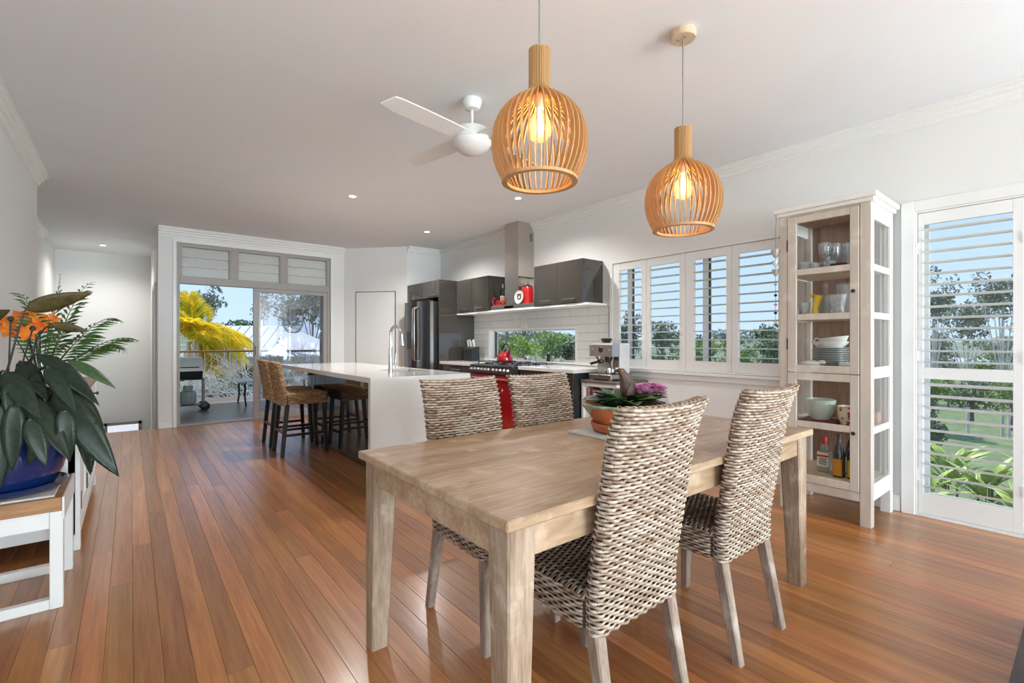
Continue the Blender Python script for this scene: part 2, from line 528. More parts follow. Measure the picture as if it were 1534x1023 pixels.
M['path'] = plain('pale_concrete', (.42, .41, .39), .85, .1, 6)
M['roof_metal'] = plain('pale_metal_roof', (.62, .64, .66), .45, .06, 3)
M['house_wall'] = plain('neighbour_wall', (.55, .53, .50), .8, .05, 3)
M['leaf_dark'] = plain('glossy_dark_leaf', (.007, .016, .009), .42, .35, 14, col2=(.020, .036, .018), spec=.35)
M['leaf_olive'] = plain('olive_brown_leaf', (.045, .034, .008), .45, .3, 9, col2=(.095, .070, .018), spec=.3)
M['leaf_mid'] = plain('mid_green_leaf', (.020, .055, .014), .4, .3, 14, col2=(.055, .115, .03), coat=.2)
M['frond'] = plain('palm_frond_green', (.028, .085, .018), .5, .3, 20, col2=(.07, .16, .035))
M['stem'] = plain('dark_stem', (.02, .018, .014), .5, .3, 20)
M['orange'] = plain('orange_petal', (.80, .13, .015), .5, .25, 20, col2=(.85, .33, .04))
M['pink'] = plain('pink_petal', (.62, .14, .36), .6, .25, 30, col2=(.80, .42, .60))
M['brown_bird'] = plain('brown_bird_glaze', (.05, .022, .014), .4, .4, 25, col2=(.14, .068, .048), coat=.3)
M['yellow_glass'] = plain('yellow_glass', (.75, .50, .01), .1, .1, 6, coat=.5)
M['amber'] = plain('amber_liquor', (.55, .23, .01), .15, .15, 6, coat=.5)
M['dark_bottle'] = plain('dark_bottle_glass', (.012, .018, .012), .06, .1, 6, coat=.7)
M['gin_glass'] = plain('clear_green_bottle', (.38, .42, .39), .06, .1, 6, coat=.6, trans=.4)
M['label'] = plain('cream_label', (.70, .66, .55), .6, .06, 30)
M['clear_red'] = plain('red_cap', (.58, .02, .02), .35, .1, 8)
M['mint'] = plain('mint_bowl', (.56, .64, .58), .25, .05, 5, coat=.3)
M['maroon'] = plain('maroon_cloth', (.17, .035, .035), .8, .1, 20)
M['bench_top'] = plain('dark_bench_top', (.16, .13, .115), .25, .1, 10)
M['pinkbox'] = plain('pink_box', (.58, .24, .20), .7, .1, 10)
M['shell'] = plain('grey_shell', (.42, .38, .35), .4, .25, 30)
M['frosty'] = plain('stone_tile_mat', (.56, .54, .52), .6, .08, 25)


def flowered(name):
    """cream china printed with red and green sprigs"""
    m, nt, b = nmat(name)
    N = nt.nodes; L = nt.links
    tc = N.new('ShaderNodeTexCoord')
    base = None
    prev = None
    for sc, th, col, off in ((26, .20, (.62, .03, .03), (0, 0, 0)), (34, .17, (.22, .42, .16), (5, 3, 2))):
        mp = N.new('ShaderNodeMapping'); mp.inputs['Location'].default_value = off
        L.new(tc.outputs['Object'], mp.inputs[0])
        vo = N.new('ShaderNodeTexVoronoi'); vo.inputs['Scale'].default_value = sc
        L.new(mp.outputs[0], vo.inputs['Vector'])
        lt = N.new('ShaderNodeMath'); lt.operation = 'LESS_THAN'; lt.inputs[1].default_value = th * 1.5
        L.new(vo.outputs['Distance'], lt.inputs[0])
        mx = N.new('ShaderNodeMix'); mx.data_type = 'RGBA'; mx.inputs['B'].default_value = (*col, 1)
        if prev is None: mx.inputs['A'].default_value = (.74, .72, .58, 1)
        else: L.new(prev, mx.inputs['A'])
        L.new(lt.outputs[0], mx.inputs['Factor']); prev = mx.outputs['Result']
    L.new(prev, b.inputs['Base Color']); setin(b, rough=.25, coat=.3)
    return m


M['flowered'] = flowered('sprigged_china')
FOL = {
    'euc': tinted('gum_foliage', [(0, (.10, .13, .085)), (.5, (.20, .235, .165)), (1, (.36, .38, .29))], .6, .3, .15, 3),
    'green': tinted('green_foliage', [(0, (.06, .12, .025)), (.5, (.17, .28, .06)), (1, (.38, .46, .15))], .6, .35, .15, 3),
    'dark': tinted('dark_foliage', [(0, (.035, .075, .035)), (.5, (.09, .15, .075)), (1, (.20, .27, .16))], .5, .3, .15, 3),
    'gold': tinted('golden_foliage', [(0, (.26, .32, .012)), (.35, (.72, .60, .02)), (1, (.98, .72, .05))], .5, .4, .2, 3),
    'lime': tinted('lime_foliage', [(0, (.12, .22, .03)), (.5, (.32, .45, .08)), (1, (.60, .68, .20))], .4, .35, .15, 4),
}

# ================================================================== THE SETTING
XR, XL, YB, YF, ZC = 4.24, -0.69, 8.11, -8.0, 2.785
YBD = -2.2
WT = 0.16


def wall_x(mb, x0, x1, ya, yb, za, zb, holes):
    """slab between x0 and x1 with rectangular holes (y0, y1, z0, z1)"""
    ys = sorted({ya, yb, *[v for h in holes for v in h[:2]]}); zs = sorted({za, zb, *[v for h in holes for v in h[2:]]})
    for i in range(len(ys) - 1):
        for j in range(len(zs) - 1):
            cy, cz = (ys[i] + ys[i + 1]) / 2, (zs[j] + zs[j + 1]) / 2
            if any(h[0] < cy < h[1] and h[2] < cz < h[3] for h in holes): continue
            mb.box(x0, x1, ys[i], ys[i + 1], zs[j], zs[j + 1])


def wall_y(mb, y0, y1, xa, xb, za, zb, holes):
    xs = sorted({xa, xb, *[v for h in holes for v in h[:2]]}); zs = sorted({za, zb, *[v for h in holes for v in h[2:]]})
    for i in range(len(xs) - 1):
        for j in range(len(zs) - 1):
            cx_, cz = (xs[i] + xs[i + 1]) / 2, (zs[j] + zs[j + 1]) / 2
            if any(h[0] < cx_ < h[1] and h[2] < cz < h[3] for h in holes): continue
            mb.box(xs[i], xs[i + 1], y0, y1, zs[j], zs[j + 1])


# floor: base slab and every board
STAIR_Y = 8.18
fl = MB(); fl.box(XL - .3, XR + .1, YBD, STAIR_Y, -.14, -.022)
floor = struct(fl.build('floor', M['floor_base']), 'polished red-brown timber board floor')
BW = .0875
x = XL
col = 0
while x < XR - .005:
    x1 = min(x + BW, XR)
    y = YBD - random.uniform(0, 2.0)
    while y < STAIR_Y:
        ln = random.uniform(1.7, 4.2)
        ya, yb = max(y, YBD), min(y + ln, STAIR_Y)
        if STAIR_Y - yb < .4: yb = STAIR_Y
        if yb - ya > .02:
            b = MB(); g = .0004; e = .0008
            lo = [(x + g, ya + g, -.0218), (x1 - g, ya + g, -.0218), (x1 - g, yb - g, -.0218), (x + g, yb - g, -.0218)]
            mid = [(p[0], p[1], -e) for p in lo]
            top = [(x + g + e, ya + g + e, 0), (x1 - g - e, ya + g + e, 0), (x1 - g - e, yb - g - e, 0), (x + g + e, yb - g - e, 0)]
            b.hexa(lo, mid); b.f.pop(1)
            n = len(b.v); b.add(top, [(0, 1, 2, 3)])
            for k in range(4):
                l = (k + 1) % 4
                b.f.append((4 + k, 4 + l, n + l, n + k))
            b.build('floorboard', M['floor'], floor)
        if yb >= STAIR_Y: break
        y += ln
    x = x1

mb = MB(); mb.box(XL - .1, XR + .1, YF, YBD - .002, -.14, -.001); struct(mb.build('floor_living', M['floor']), 'timber floor of the living room behind')
# right wall with window, splash window and glazed door openings
WIN = (1.62, 3.475, .905, 2.09)
SPL = (4.02, 5.80, .940, 1.365)
DOR = (-.72, .805, 0.0, 2.095)
DOR2 = (-2.85, -.85, 0.0, 2.095)
w = MB(); wall_x(w, XR, XR + WT, YF, 7.9, -.14, ZC, [WIN, (SPL[0], SPL[1], SPL[2] - .004, SPL[3]), (DOR[0], DOR[1], -.14, DOR[3]), (DOR2[0], DOR2[1], -.14, DOR2[3])])
wall_right = struct(w.build('wall_right', M['wall']), 'white painted right-hand wall')
w = MB(); w.box(XR, XR + WT, DOR[0], DOR[1], -.14, -.002); w.box(XR, XR + WT, DOR2[0], DOR2[1], -.14, -.002)
struct(w.build('trim_1', M['alu']), 'low aluminium sill under the glazed doors')
# left wall, the stair recess beyond it
w = MB(); wall_x(w, XL - WT, XL, YF, 6.35, -.14, ZC, [(-1.9, .8, .75, 2.15)])  # opening added out of view for the left fill lamp
struct(w.build('wall_left', M['wall']), 'white painted left-hand wall')
w = MB()
w.box(-1.0 - WT, -1.0, 6.35 - WT, 11.2, -2.8, ZC)
w.box(-1.0, XL - WT, 6.35 - WT, 6.35, -.14, ZC)
struct(w.build('wall_stair_left', M['wall']), 'white side wall of the stairwell')
w = MB(); wall_y(w, 11.2, 11.2 + WT, -1.16, .46, -2.8, ZC, [(-.85, .17, -2.3, -.27)])
struct(w.build('wall_stair_back', M['wall']), 'white end wall of the stairwell')
w = MB(); w.box(.30, .44, STAIR_Y + .07, 11.2, -2.8, ZC)
struct(w.build('wall_stair_right', M['wall']), 'white wall between stairwell and deck')
w = MB(); w.box(-1.0, .30, STAIR_Y, 11.2, -2.8, -2.7)
struct(w.build('floor_stair', M['floor_base']))
# steps going down, hidden below the floor edge
for k in range(8):
    w = MB(); w.box(-1.0, .30, STAIR_Y + k * .25, STAIR_Y + .27 + k * .25, -.36 - .19 * k, -.19 - .19 * k)
    struct(w.build('trim_stair_step', M['redwood']), 'timber stair tread going down')
# back wall: strip left of the glazed door, head above it, strip at its right
w = MB(); wall_y(w, YB, YB + WT, .30, 2.90, -.14, ZC, [(.505, 2.62, -.14, 2.592)])
struct(w.build('wall_back', M['wall']), 'white back wall around the sliding door')
# pantry walls
w = MB()
P1, P2 = (2.845, YB), (3.60, 7.255)
w.add([(P1[0], P1[1], 0), (P2[0], P2[1], 0), (P2[0] + .12, P2[1] + .12, 0), (P1[0] + .12, P1[1] + .12, 0),
       (P1[0], P1[1], ZC), (P2[0], P2[1], ZC), (P2[0] + .12, P2[1] + .12, ZC), (P1[0] + .12, P1[1] + .12, ZC)],
      [(3, 2, 1, 0), (4, 5, 6, 7), (0, 1, 5, 4), (1, 2, 6, 5), (2, 3, 7, 6), (3, 0, 4, 7)])
wall_pantry = struct(w.build('wall_pantry', M['wall']), 'diagonal white wall of the corner pantry')
w = MB(); w.box(3.60, XR, 7.255, 7.255 + .12, 0, ZC)
struct(w.build('wall_pantry_return', M['wall']), 'short white wall beside the fridge')
# wall behind the camera with wide glazed opening
w = MB(); wall_y(w, YF - WT, YF, XL - WT, XR + WT, -.14, ZC, [(-.3, 4.1, -.14, 2.2)])
struct(w.build('wall_front', M['wall']), 'white wall behind the dining area')
# ceiling
w = MB(); w.box(-1.2, XR + WT, YF - WT, YB + WT, ZC, ZC + .12); w.box(-1.2, .46, YB + WT, 11.36, ZC, ZC + .12)
ceiling = struct(w.build('ceiling', M['ceiling']), 'flat white ceiling')


def cornice_profile():
    # distance from wall, drop from ceiling
    return [(0, 0), (.085, 0), (.085, .010), (.070, .014), (.070, .030), (.046, .038), (.046, .060), (.024, .068), (.024, .092), (.008, .098), (.008, .112), (0, .112)]


n_trim = [1]


def trim(mb, label=None, m='trim'):
    n_trim[0] += 1
    return struct(mb.build('trim_%d' % n_trim[0], M[m]), label)


def cornice_along(p, q, nrm, label):
    """p, q in plan; nrm unit vector into the room"""
    mb = MB(); pr = cornice_profile(); n = len(pr)
    vs = [(p[0] + nrm[0] * d, p[1] + nrm[1] * d, ZC - dz) for d, dz in pr] + [(q[0] + nrm[0] * d, q[1] + nrm[1] * d, ZC - dz) for d, dz in pr]
    fs = [tuple(range(n)), tuple(range(2 * n - 1, n - 1, -1))] + [(k, n + k, n + (k + 1) % n, (k + 1) % n) for k in range(n)]
    mb.add(vs, fs)
    return trim(mb, label)


cornice_along((XR, YF), (XR, 7.255), (-1, 0), 'stepped white cornice along the right wall')
cornice_along((XL, YF), (XL, 6.35), (1, 0), 'stepped white cornice along the left wall')
cornice_along((-1.0, 6.35), (-1.0, 9.6), (1, 0), 'short stepped cornice in the stair recess')
cornice_along((.30, YB), (2.845, YB), (0, -1), 'stepped white cornice above the sliding door')
cornice_along((3.60, 7.255), (XR, 7.255), (0, -1), 'stepped cornice above the fridge wall')
# baseboards
def baseboard(name, x0, x1, y0, y1):
    mb = MB(); mb.box(x0, x1, y0, y1, 0, .10, .004); mb.box(x0 + (.0), x1, y0, y1, .10, .112)
    return struct(mb.build(name, M['trim']), 'white skirting board')


baseboard('baseboard_right', XR - .016, XR, .885, 2.95)
baseboard('baseboard_left', XL, XL + .016, YF, 6.35)
baseboard('baseboard_back', .30, .455, YB - .016, YB)
# door and window casings
mb = MB()
for (a, b_) in ((DOR[1], DOR[1] + .075), (DOR[0] - .075, DOR[0])): mb.box(XR - .02, XR, a, b_, 0, DOR[3] + .075, .003)
mb.box(XR - .02, XR, DOR[0], DOR[1], DOR[3], DOR[3] + .075, .003)
trim(mb, 'white casing of the shutter door')
mb = MB(); mb.box(XR - .05, XR, WIN[0] - .03, WIN[1] + .03, WIN[2] - .03, WIN[2] - .003, .004); mb.box(XR - .02, XR, WIN[0] - .02, WIN[1] + .02, WIN[2] - .085, WIN[2] - .03, .003)
trim(mb, 'white sill and apron under the shutter window')
mb = MB(); mb.box(.462, .505, YB - .018, YB, 0, 2.635, .002); mb.box(2.62, 2.66, YB - .018, YB, 0, 2.635, .002); mb.box(.505, 2.62, YB - .018, YB, 2.592, 2.635, .002)
trim(mb, 'white casing around the sliding door')
# door frame in the stairwell wall (seen edge on)
mb = MB(); mb.box(.272, .30, 8.62, 8.69, -.2, 2.06, .003); mb.box(.272, .30, 9.42, 9.49, -.2, 2.06, .003); mb.box(.272, .30, 8.69, 9.42, 1.99, 2.06, .003)
trim(mb, 'white casing of a door in the stairwell wall')
mb = MB(); mb.box(.29, .30, 8.69, 9.42, -.2, 1.99)
d2 = struct(mb.build('door_2', M['trim']), 'plain white door in the stairwell wall')
# low glazed entry window of the stairwell
mb = MB()
for a, b_ in ((-.85, -.80), (.12, .17), (-.36, -.32)): mb.box(a, b_, 11.18, 11.26, -2.3, -.27)
mb.box(-.85, .17, 11.18, 11.26, -.32, -.27); mb.box(-.85, .17, 11.18, 11.26, -2.3, -2.25)
win3 = struct(mb.build('window_3', M['alu']), 'grey framed window at the foot of the stairs')
mb = MB(); mb.box(-.80, .12, 11.215, 11.221, -2.25, -.32); mb.build('pane', M['glass'], win3)

# ------------------------------------------------------------------ pantry door on the diagonal wall
dv = Vector((P2[0] - P1[0], P2[1] - P1[1], 0)); LP = dv.length; dv.normalize(); nv = Vector((-dv.y, dv.x, 0)) * -1
if nv.y > 0: nv = -nv


def diag(t, out, z):
    p = Vector((P1[0], P1[1], 0)) + dv * t + nv * out
    return (p.x, p.y, z)


def diag_box(mb, t0, t1, o0, o1, z0, z1):
    b = [diag(t0, o0, z0), diag(t1, o0, z0), diag(t1, o1, z0), diag(t0, o1, z0)]
    mb.hexa(b, [(p[0], p[1], z1) for p in b])


mb = MB(); diag_box(mb, .232, .925, .004, .016, .012, 2.032)
d1 = struct(mb.build('door_1', M['trim']), 'flush white pantry door')
mb = MB(); diag_box(mb, .220, .232, 0, .010, 0, 2.044); diag_box(mb, .925, .937, 0, .010, 0, 2.044); diag_box(mb, .232, .925, 0, .010, 2.032, 2.044)
mb.build('door_gap', M['alu_dark'], d1)

# ------------------------------------------------------------------ glazed sliding door with louvres above
door3 = MB()
yb0, yb1 = YB + .02, YB + .12
for a, b_ in ((.505, .545), (2.575, 2.62)): door3.box(a, b_, yb0, yb1, 0, 2.592, .003)
door3.box(.545, 2.575, yb0, yb1, 2.545, 2.592, .003)
door3.box(.545, 2.575, yb0 - .01, yb1, 2.02, 2.125, .003)
door3.box(.545, 2.575, yb0, yb1, 0.0, .022, .003)
for a, b_ in ((1.160, 1.245), (1.850, 1.935)): door3.box(a, b_, yb0, yb1, 2.125, 2.545, .003)
door_3 = struct(door3.build('door_3', M['alu']), 'grey aluminium sliding door frame with louvre windows above')
# fixed leaf and the sliding leaf parked behind it
for k, (ya, yb_, xa, xb) in enumerate(((YB + .03, YB + .065, 1.47, 2.575), (YB + .075, YB + .11, 1.50, 2.575))):
    mb = MB()
    mb.box(xa, xa + .075, ya, yb_, .022, 2.02, .002); mb.box(xb - .06, xb, ya, yb_, .022, 2.02, .002)
    mb.box(xa + .075, xb - .06, ya, yb_, 1.96, 2.02, .002); mb.box(xa + .075, xb - .06, ya, yb_, .022, .11, .002)
    s_ = mb.build('sliding_leaf', M['alu'], door_3)
    mb = MB(); mb.box(xa + .075, xb - .06, (ya + yb_) / 2 - .003, (ya + yb_) / 2 + .003, .11, 1.96)
    mb.build('pane', M['glass'] if k == 0 else M['screen_glass'], s_)
    if k == 0:
        mb = MB(); mb.box(xa + .012, xa + .062, ya - .02, ya, .93, 1.18, .004); mb.box(xa + .02, xa + .054, ya - .045, ya - .02, .98, 1.13, .006); mb.build('door_handle', M['alu'], s_)
# louvre blades
for xa, xb in ((.545, 1.160), (1.245, 1.850), (1.935, 2.575)):
    mb = MB(); mb.box(xa, xa + .028, yb0 + .01, yb1 - .01, 2.125, 2.545); mb.box(xb - .012, xb, yb0 + .01, yb1 - .01, 2.125, 2.545)
    lf = mb.build('louvre_frame', M['alu'], door_3)
    for k in range(3):
        z0 = 2.127 + k * .139
        mb = MB()
        ym = (yb0 + yb1) / 2
        b = [(xa + .028, ym - .012, z0), (xb - .012, ym - .012, z0), (xb - .012, ym - .007, z0), (xa + .028, ym - .007, z0)]
        t = [(p[0], p[1] + .018, z0 + .1345) for p in b]
        mb.hexa(b, t)
        bl = mb.build('louvre_pane', M['louvre_glass'], lf)

# ------------------------------------------------------------------ splash-back window and tiles
mb = MB()
y0, y1, z0, z1 = SPL
mb.box(XR - .008, XR + .11, y0 - .018, y0 + .004, z0 - .018, z1 + .018); mb.box(XR - .008, XR + .11, y1 - .004, y1 + .018, z0 - .018, z1 + .018)
mb.box(XR - .008, XR + .11, y0 + .004, y1 - .004, z1 - .004, z1 + .018); mb.box(XR - .008, XR + .11, y0 + .004, y1 - .004, z0 - .018, z0)
mb.box(XR + .085, XR + .115, y0, y0 + .028, z0, z1); mb.box(XR + .085, XR + .115, y0 + .028, y1 - .03, z1 - .022, z1); mb.box(XR + .085, XR + .115, y0 + .028, y1 - .03, z0, z0 + .022)
win2 = struct(mb.build('window_2', M['trim']), 'long low white-lined kitchen window above the counter')
mb = MB(); mb.box(XR + .092, XR + .112, y1 - .040, y1 - .0045, z0 + .001, z1 - .0045); mb.build('window_frame', M['alu_dark'], win2)
mb = MB(); mb.box(XR + .098, XR + .103, y0 + .028, y1 - .05, z0 + .022, z1 - .022); mb.build('pane', M['glass'], win2)
# tiled splash back
mb = MB(); wall_x(mb, XR - .006, XR, 3.50, 6.20, .915, 1.606, [(SPL[0] - .018, SPL[1] + .018, SPL[2] - .018, SPL[3] + .018)])
splash = struct(mb.build('wall_splashback', M['grout']), 'white brick-laid tile splashback')
rows_z = [1.606 - .1005 * k for k in range(0, 8)]
hole = (SPL[0] - .019, SPL[1] + .019, SPL[2] - .019, SPL[3] + .019)
def tile(ya, yb, za, zb):
    if yb - ya < .012 or zb - za < .012: return
    mb = MB(); mb.box(XR - .0125, XR - .005, ya + .0017, yb - .0017, za + .0017, zb - .0017, .0015)
    mb.build('tile', M['tile'], splash)
for r in range(7):
    zt, zb = rows_z[r], max(rows_z[r + 1], .915)
    y = 3.50 - (0.15 if r % 2 else 0)
    while y < 6.20:
        ya, yb = max(y, 3.50), min(y + .30, 6.20); y += .30
        if hole[2] <= zb and zt <= hole[3] or (zb < hole[3] and zt > hole[2]):
            # row meets the window: cut to its sides / its head
            if yb <= hole[0] or ya >= hole[1]: tile(ya, yb, zb, zt)
            else:
                if ya < hole[0]: tile(ya, hole[0], zb, zt)
                if yb > hole[1]: tile(hole[1], yb, zb, zt)
                m0, m1 = max(ya, hole[0]), min(yb, hole[1])
                if zt > hole[3]: tile(m0, m1, max(zb, hole[3]), zt)
        else: tile(ya, yb, zb, zt)
# power points on the tiles
for k, (yy, zz, hh) in enumerate(((5.14, 1.475, .07), (4.98, 1.475, .07), (4.98, 1.405, .06))):
    s_ = MB(); s_.box(XR - .021, XR - .0125, yy - .055, yy + .055, zz - hh / 2, zz + hh / 2, .003)
    o = s_.build('power_point', M['white_cer'])
    tag(o, ['white wall switch plate, one of two side by side on the tiles', 'white wall switch plate, one of two side by side on the tiles', 'white wall plate on the tiles right under two switch plates'][k], 'power point', 'switch plates on the splashback')
s_ = MB(); s_.box(XR - .021, XR - .0125, 3.63, 3.74, 1.005, 1.075, .003)
tag(s_.build('power_point', M['white_cer']), 'white power point on the tiles behind the espresso machine', 'power point')

# ------------------------------------------------------------------ plantation shutters
def blade(mb, xc, ya, yb, z, tilt, wd=.076, th=.0095):
    cs, sn = math.cos(tilt), math.sin(tilt)
    prof = [(-wd / 2, 0), (-wd * .3, th * .42), (0, th / 2), (wd * .3, th * .42), (wd / 2, 0), (wd * .3, -th * .42), (0, -th / 2), (-wd * .3, -th * .42)]
    mb.prism([(xc + a * cs - b * sn, z + a * sn + b * cs) for a, b in prof], ya, yb, 'y')


def shutter_leaf(parent, xc, ya, yb, za, zb, opens, tilts, stile_a, stile_b, pitch):
    """one leaf: stiles at both ends, rails between the openings, louvre blades"""
    th = .014
    mb = MB()
    mb.box(xc - th, xc + th, ya, ya + stile_a, za, zb, .002); mb.box(xc - th, xc + th, yb - stile_b, yb, za, zb, .002)
    zs = [za] + [v for o in opens for v in o] + [zb]
    for k in range(0, len(zs), 2):
        mb.box(xc - th, xc + th, ya + stile_a, yb - stile_b, zs[k], zs[k + 1], .002)
    leaf = mb.build('shutter_leaf', M['shutter'], parent)
    for (o0, o1), tilt in zip(opens, tilts):
        n = int(round((o1 - o0) / pitch)); p = (o1 - o0) / n
        for k in range(n):
            b_ = MB(); blade(b_, xc, ya + stile_a + .002, yb - stile_b - .002, o0 + (k + .5) * p, tilt)
            b_.build('louvre_blade', M['shutter'], leaf, smooth=True)
    return leaf


# window_1: four leaves
mb = MB()
y0, y1, z0, z1 = WIN
mb.box(XR - .03, XR + .03, y0, y0 + .03, z0, z1, .002); mb.box(XR - .03, XR + .03, y1 - .04, y1, z0, z1, .002)
mb.box(XR - .03, XR + .03, y0 + .03, y1 - .04, z1 - .022, z1, .002); mb.box(XR - .03, XR + .03, y0 + .03, y1 - .04, z0, z0 + .012, .002)
win1 = struct(mb.build('window_1', M['shutter']), 'wide window fitted with white plantation shutters')
edges = [1.65, 2.088, 2.544, 2.996, 3.435]
op = [(2.027 - .335, 2.024), (2.137, 2.452), (2.609, 2.949), (3.056, 3.345)]
for k in range(4):
    ya, yb = edges[k] + .002, edges[k + 1] - .002
    shutter_leaf(win1, XR, ya, yb, z0 + .013, z1 - .024, [(1.013, 1.985)], [math.radians(-5)], op[k][0] - ya, yb - op[k][1], .081)
mb = MB()
for a, b_ in ((y0, y0 + .03), (y1 - .03, y1)): mb.box(XR + .10, XR + .14, a, b_, z0, z1)
for a in (2.355, 3.250): mb.box(XR + .112, XR + .128, a, a + .014, z0, z1)
mb.box(XR + .10, XR + .14, y0, y1, z0, z0 + .03); mb.box(XR + .10, XR + .14, y0, y1, z1 - .03, z1)
mb.build('window_frame', M['alu_dark'], win1)
for a in (2.372, 3.267):
    mb = MB(); mb.box(XR + .100, XR + .135, a, a + .055, z0 + .03, z1 - .03); mb.build('window_jamb', M['trim'], win1)
mb = MB(); mb.box(XR + .118, XR + .122, y0 + .03, y1 - .03, z0 + .03, z1 - .03); mb.build('pane', M['glass'], win1)

# door_4: shutter leaves over glazed doors
mb = MB()
y0, y1, z0, z1 = DOR
mb.box(XR - .012, XR + .035, y1 - .012, y1, 0, z1, .002); mb.box(XR - .012, XR + .035, y0, y0 + .012, 0, z1, .002); mb.box(XR - .012, XR + .035, y0 + .012, y1 - .012, z1 - .012, z1, .002); mb.box(XR - .012, XR + .035, y0 + .012, y1 - .012, 0, .02, .002)
door_4 = struct(mb.build('door_4', M['shutter']), 'garden door covered by full-height white louvre shutters')
for ya, yb, sa, sb in ((.292, .790, .046, .028), (-.204, .288, .03, .046), (-.704, -.208, .046, .03)):
    lf = shutter_leaf(door_4, XR + .012, ya, yb, .022, z1 - .014, [(.165, .945), (1.022, 2.0)], [math.radians(-20), math.radians(-8)], sa, sb, .0755)
    for hz in (.28, 1.1, 1.84):
        h_ = MB(); h_.box(XR - .008, XR - .002, yb - .004, yb + .012, hz - .035, hz + .035); h_.build('hinge', M['shutter'], lf)
mb = MB()
for a in (y0, y0 + .735, y1 - .055): mb.box(XR + .10, XR + .14, a, a + .055, 0, z1)
mb.box(XR + .10, XR + .14, y0, y1, 0, .10); mb.box(XR + .10, XR + .14, y0, y1, z1 - .06, z1)
mb.build('door_frame', M['trim'], door_4)
mb = MB(); mb.box(XR + .118, XR + .122, y0 + .05, y1 - .05, .10, z1 - .06); mb.build('pane', M['glass'], door_4)
# living-room doors beside and behind the camera
for nm, args, ax in (('door_5', (DOR2[0], DOR2[1]), 'x'), ('door_6', (-.3, 4.1), 'y')):
    a, b_ = args
    mb = MB(); n = 3 if ax == 'x' else 4; st = (b_ - a) / n
    for k in range(n + 1):
        c_ = a + k * st
        lo, hi = max(a, c_ - .03), min(b_, c_ + .03)
        if ax == 'x': mb.box(XR + .04, XR + .09, lo, hi, 0, 2.095)
        else: mb.box(lo, hi, YF - .09, YF - .04, 0, 2.2)
    if ax == 'x': mb.box(XR + .04, XR + .09, a, b_, 2.04, 2.095)
    else: mb.box(a, b_, YF - .09, YF - .04, 2.14, 2.2)
    struct(mb.build(nm, M['alu']), 'glazed living-room doors')

# ================================================================== CEILING THINGS
def downlight(x, y, label, watts=140):
    t = thing('downlight', label, 'downlight', (x, y, ZC), 0, 'recessed downlights')
    mb = MB(); mb.lathe([(.034, -.0005), (.034, -.004), (.046, -.006), (.048, -.0005)], n=24, closed=True); mb.build('trim_ring', M['trim'], t, smooth=True, world=False)
    mb = MB(); mb.lathe([(0, -.003), (.034, -.003), (.034, -.0005), (0, -.0005)], n=24); mb.build('lamp_disc', M['downlight'], t, world=False)
    d = bpy.data.lights.new('downlight_beam', 'SPOT'); d.energy = watts; d.spot_size = math.radians(150); d.spot_blend = .9; d.shadow_soft_size = .03; d.color = (1, .97, .93)
    o = bpy.data.objects.new('downlight_beam', d); C.objects.link(o); o.parent = t; o.location = (0, 0, -.012)
    return t


downlight(1.89, 5.12, 'small round white downlight above the kitchen stools')
downlight(3.34, 6.10, 'small round white downlight in front of the fridge')
downlight(3.34, 4.04, 'small round white downlight in front of the charcoal wall cupboards')
# ceiling lamp added to keep the stairwell from going dark
downlight(-.35, 10.3, 'added round white ceiling lamp brightening the stairwell', 70)

# ceiling fan
FAN = (1.748, 2.589)
fan = thing('ceiling_fan', 'white four-bladed ceiling fan with short rod', 'ceiling fan', (FAN[0], FAN[1], ZC))
mb = MB(); mb.lathe([(0, 0), (.062, 0), (.066, -.010), (.060, -.040), (.045, -.062), (.016, -.070), (0, -.070)], n=32); mb.build('ceiling_cap', M['fan'], fan, smooth=True, world=False)
mb = MB(); mb.lathe([(.0105, -.068), (.0105, -.185)], n=12); mb.build('rod', M['fan'], fan, smooth=True, world=False)
mb = MB(); mb.lathe([(0, -.160), (.020, -.160), (.022, -.185), (.055, -.190), (.105, -.198), (.110, -.210), (.110, -.268), (0, -.268)], n=40); mb.build('motor_housing', M['fan'], fan, smooth=True, world=False)
mb = MB(); mb.lathe([(0, -.269), (.118, -.269), (.127, -.275), (.127, -.290), (.112, -.315), (.080, -.342), (.035, -.358), (0, -.362)], n=40); mb.build('lower_dome', M['fan'], fan, smooth=True, world=False)
mb = MB()
P = []
for i, (r, wd) in enumerate(((.085, .105), (.2, .118), (.40, .122), (.57, .118), (.630, .105))):
    P.append((r, wd))
tl = math.radians(12)
for sgn in (0,):
    up, dn = [], []
    for r, wd in P:
        for s_ in (-1, 1):
            yy = s_ * wd / 2 + (.014 if (r > .60 and s_ < 0) else 0)
            up.append((r + (.035 if (r > .60 and s_ < 0) else 0), yy * math.cos(tl), yy * math.sin(tl) + .004)); dn.append((r + (.035 if (r > .60 and s_ < 0) else 0), yy * math.cos(tl), yy * math.sin(tl) - .004))
    n = len(P)
    fs = []
    for i in range(n - 1):
        fs.append((2 * i, 2 * i + 1, 2 * i + 3, 2 * i + 2)); fs.append((2 * n + 2 * i, 2 * n + 2 * i + 2, 2 * n + 2 * i + 3, 2 * n + 2 * i + 1))
        fs.append((2 * i, 2 * i + 2, 2 * n + 2 * i + 2, 2 * n + 2 * i)); fs.append((2 * i + 1, 2 * n + 2 * i + 1, 2 * n + 2 * i + 3, 2 * i + 3))
    fs.append((0, 2 * n, 2 * n + 1, 1)); fs.append((2 * n - 2, 2 * n - 1, 4 * n - 1, 4 * n - 2))
    mb.add(up + dn, fs)
blade_me = mb.mesh('fan_blade', M['fan'])
for k in range(4):
    o = bpy.data.objects.new('fan_blade', blade_me); C.objects.link(o); o.parent = fan
    o.location = (0, 0, -.250); o.rotation_euler = (0, 0, math.radians(FAN_A + 90 * k) if 'FAN_A' in globals() else math.radians(10 + 90 * k))


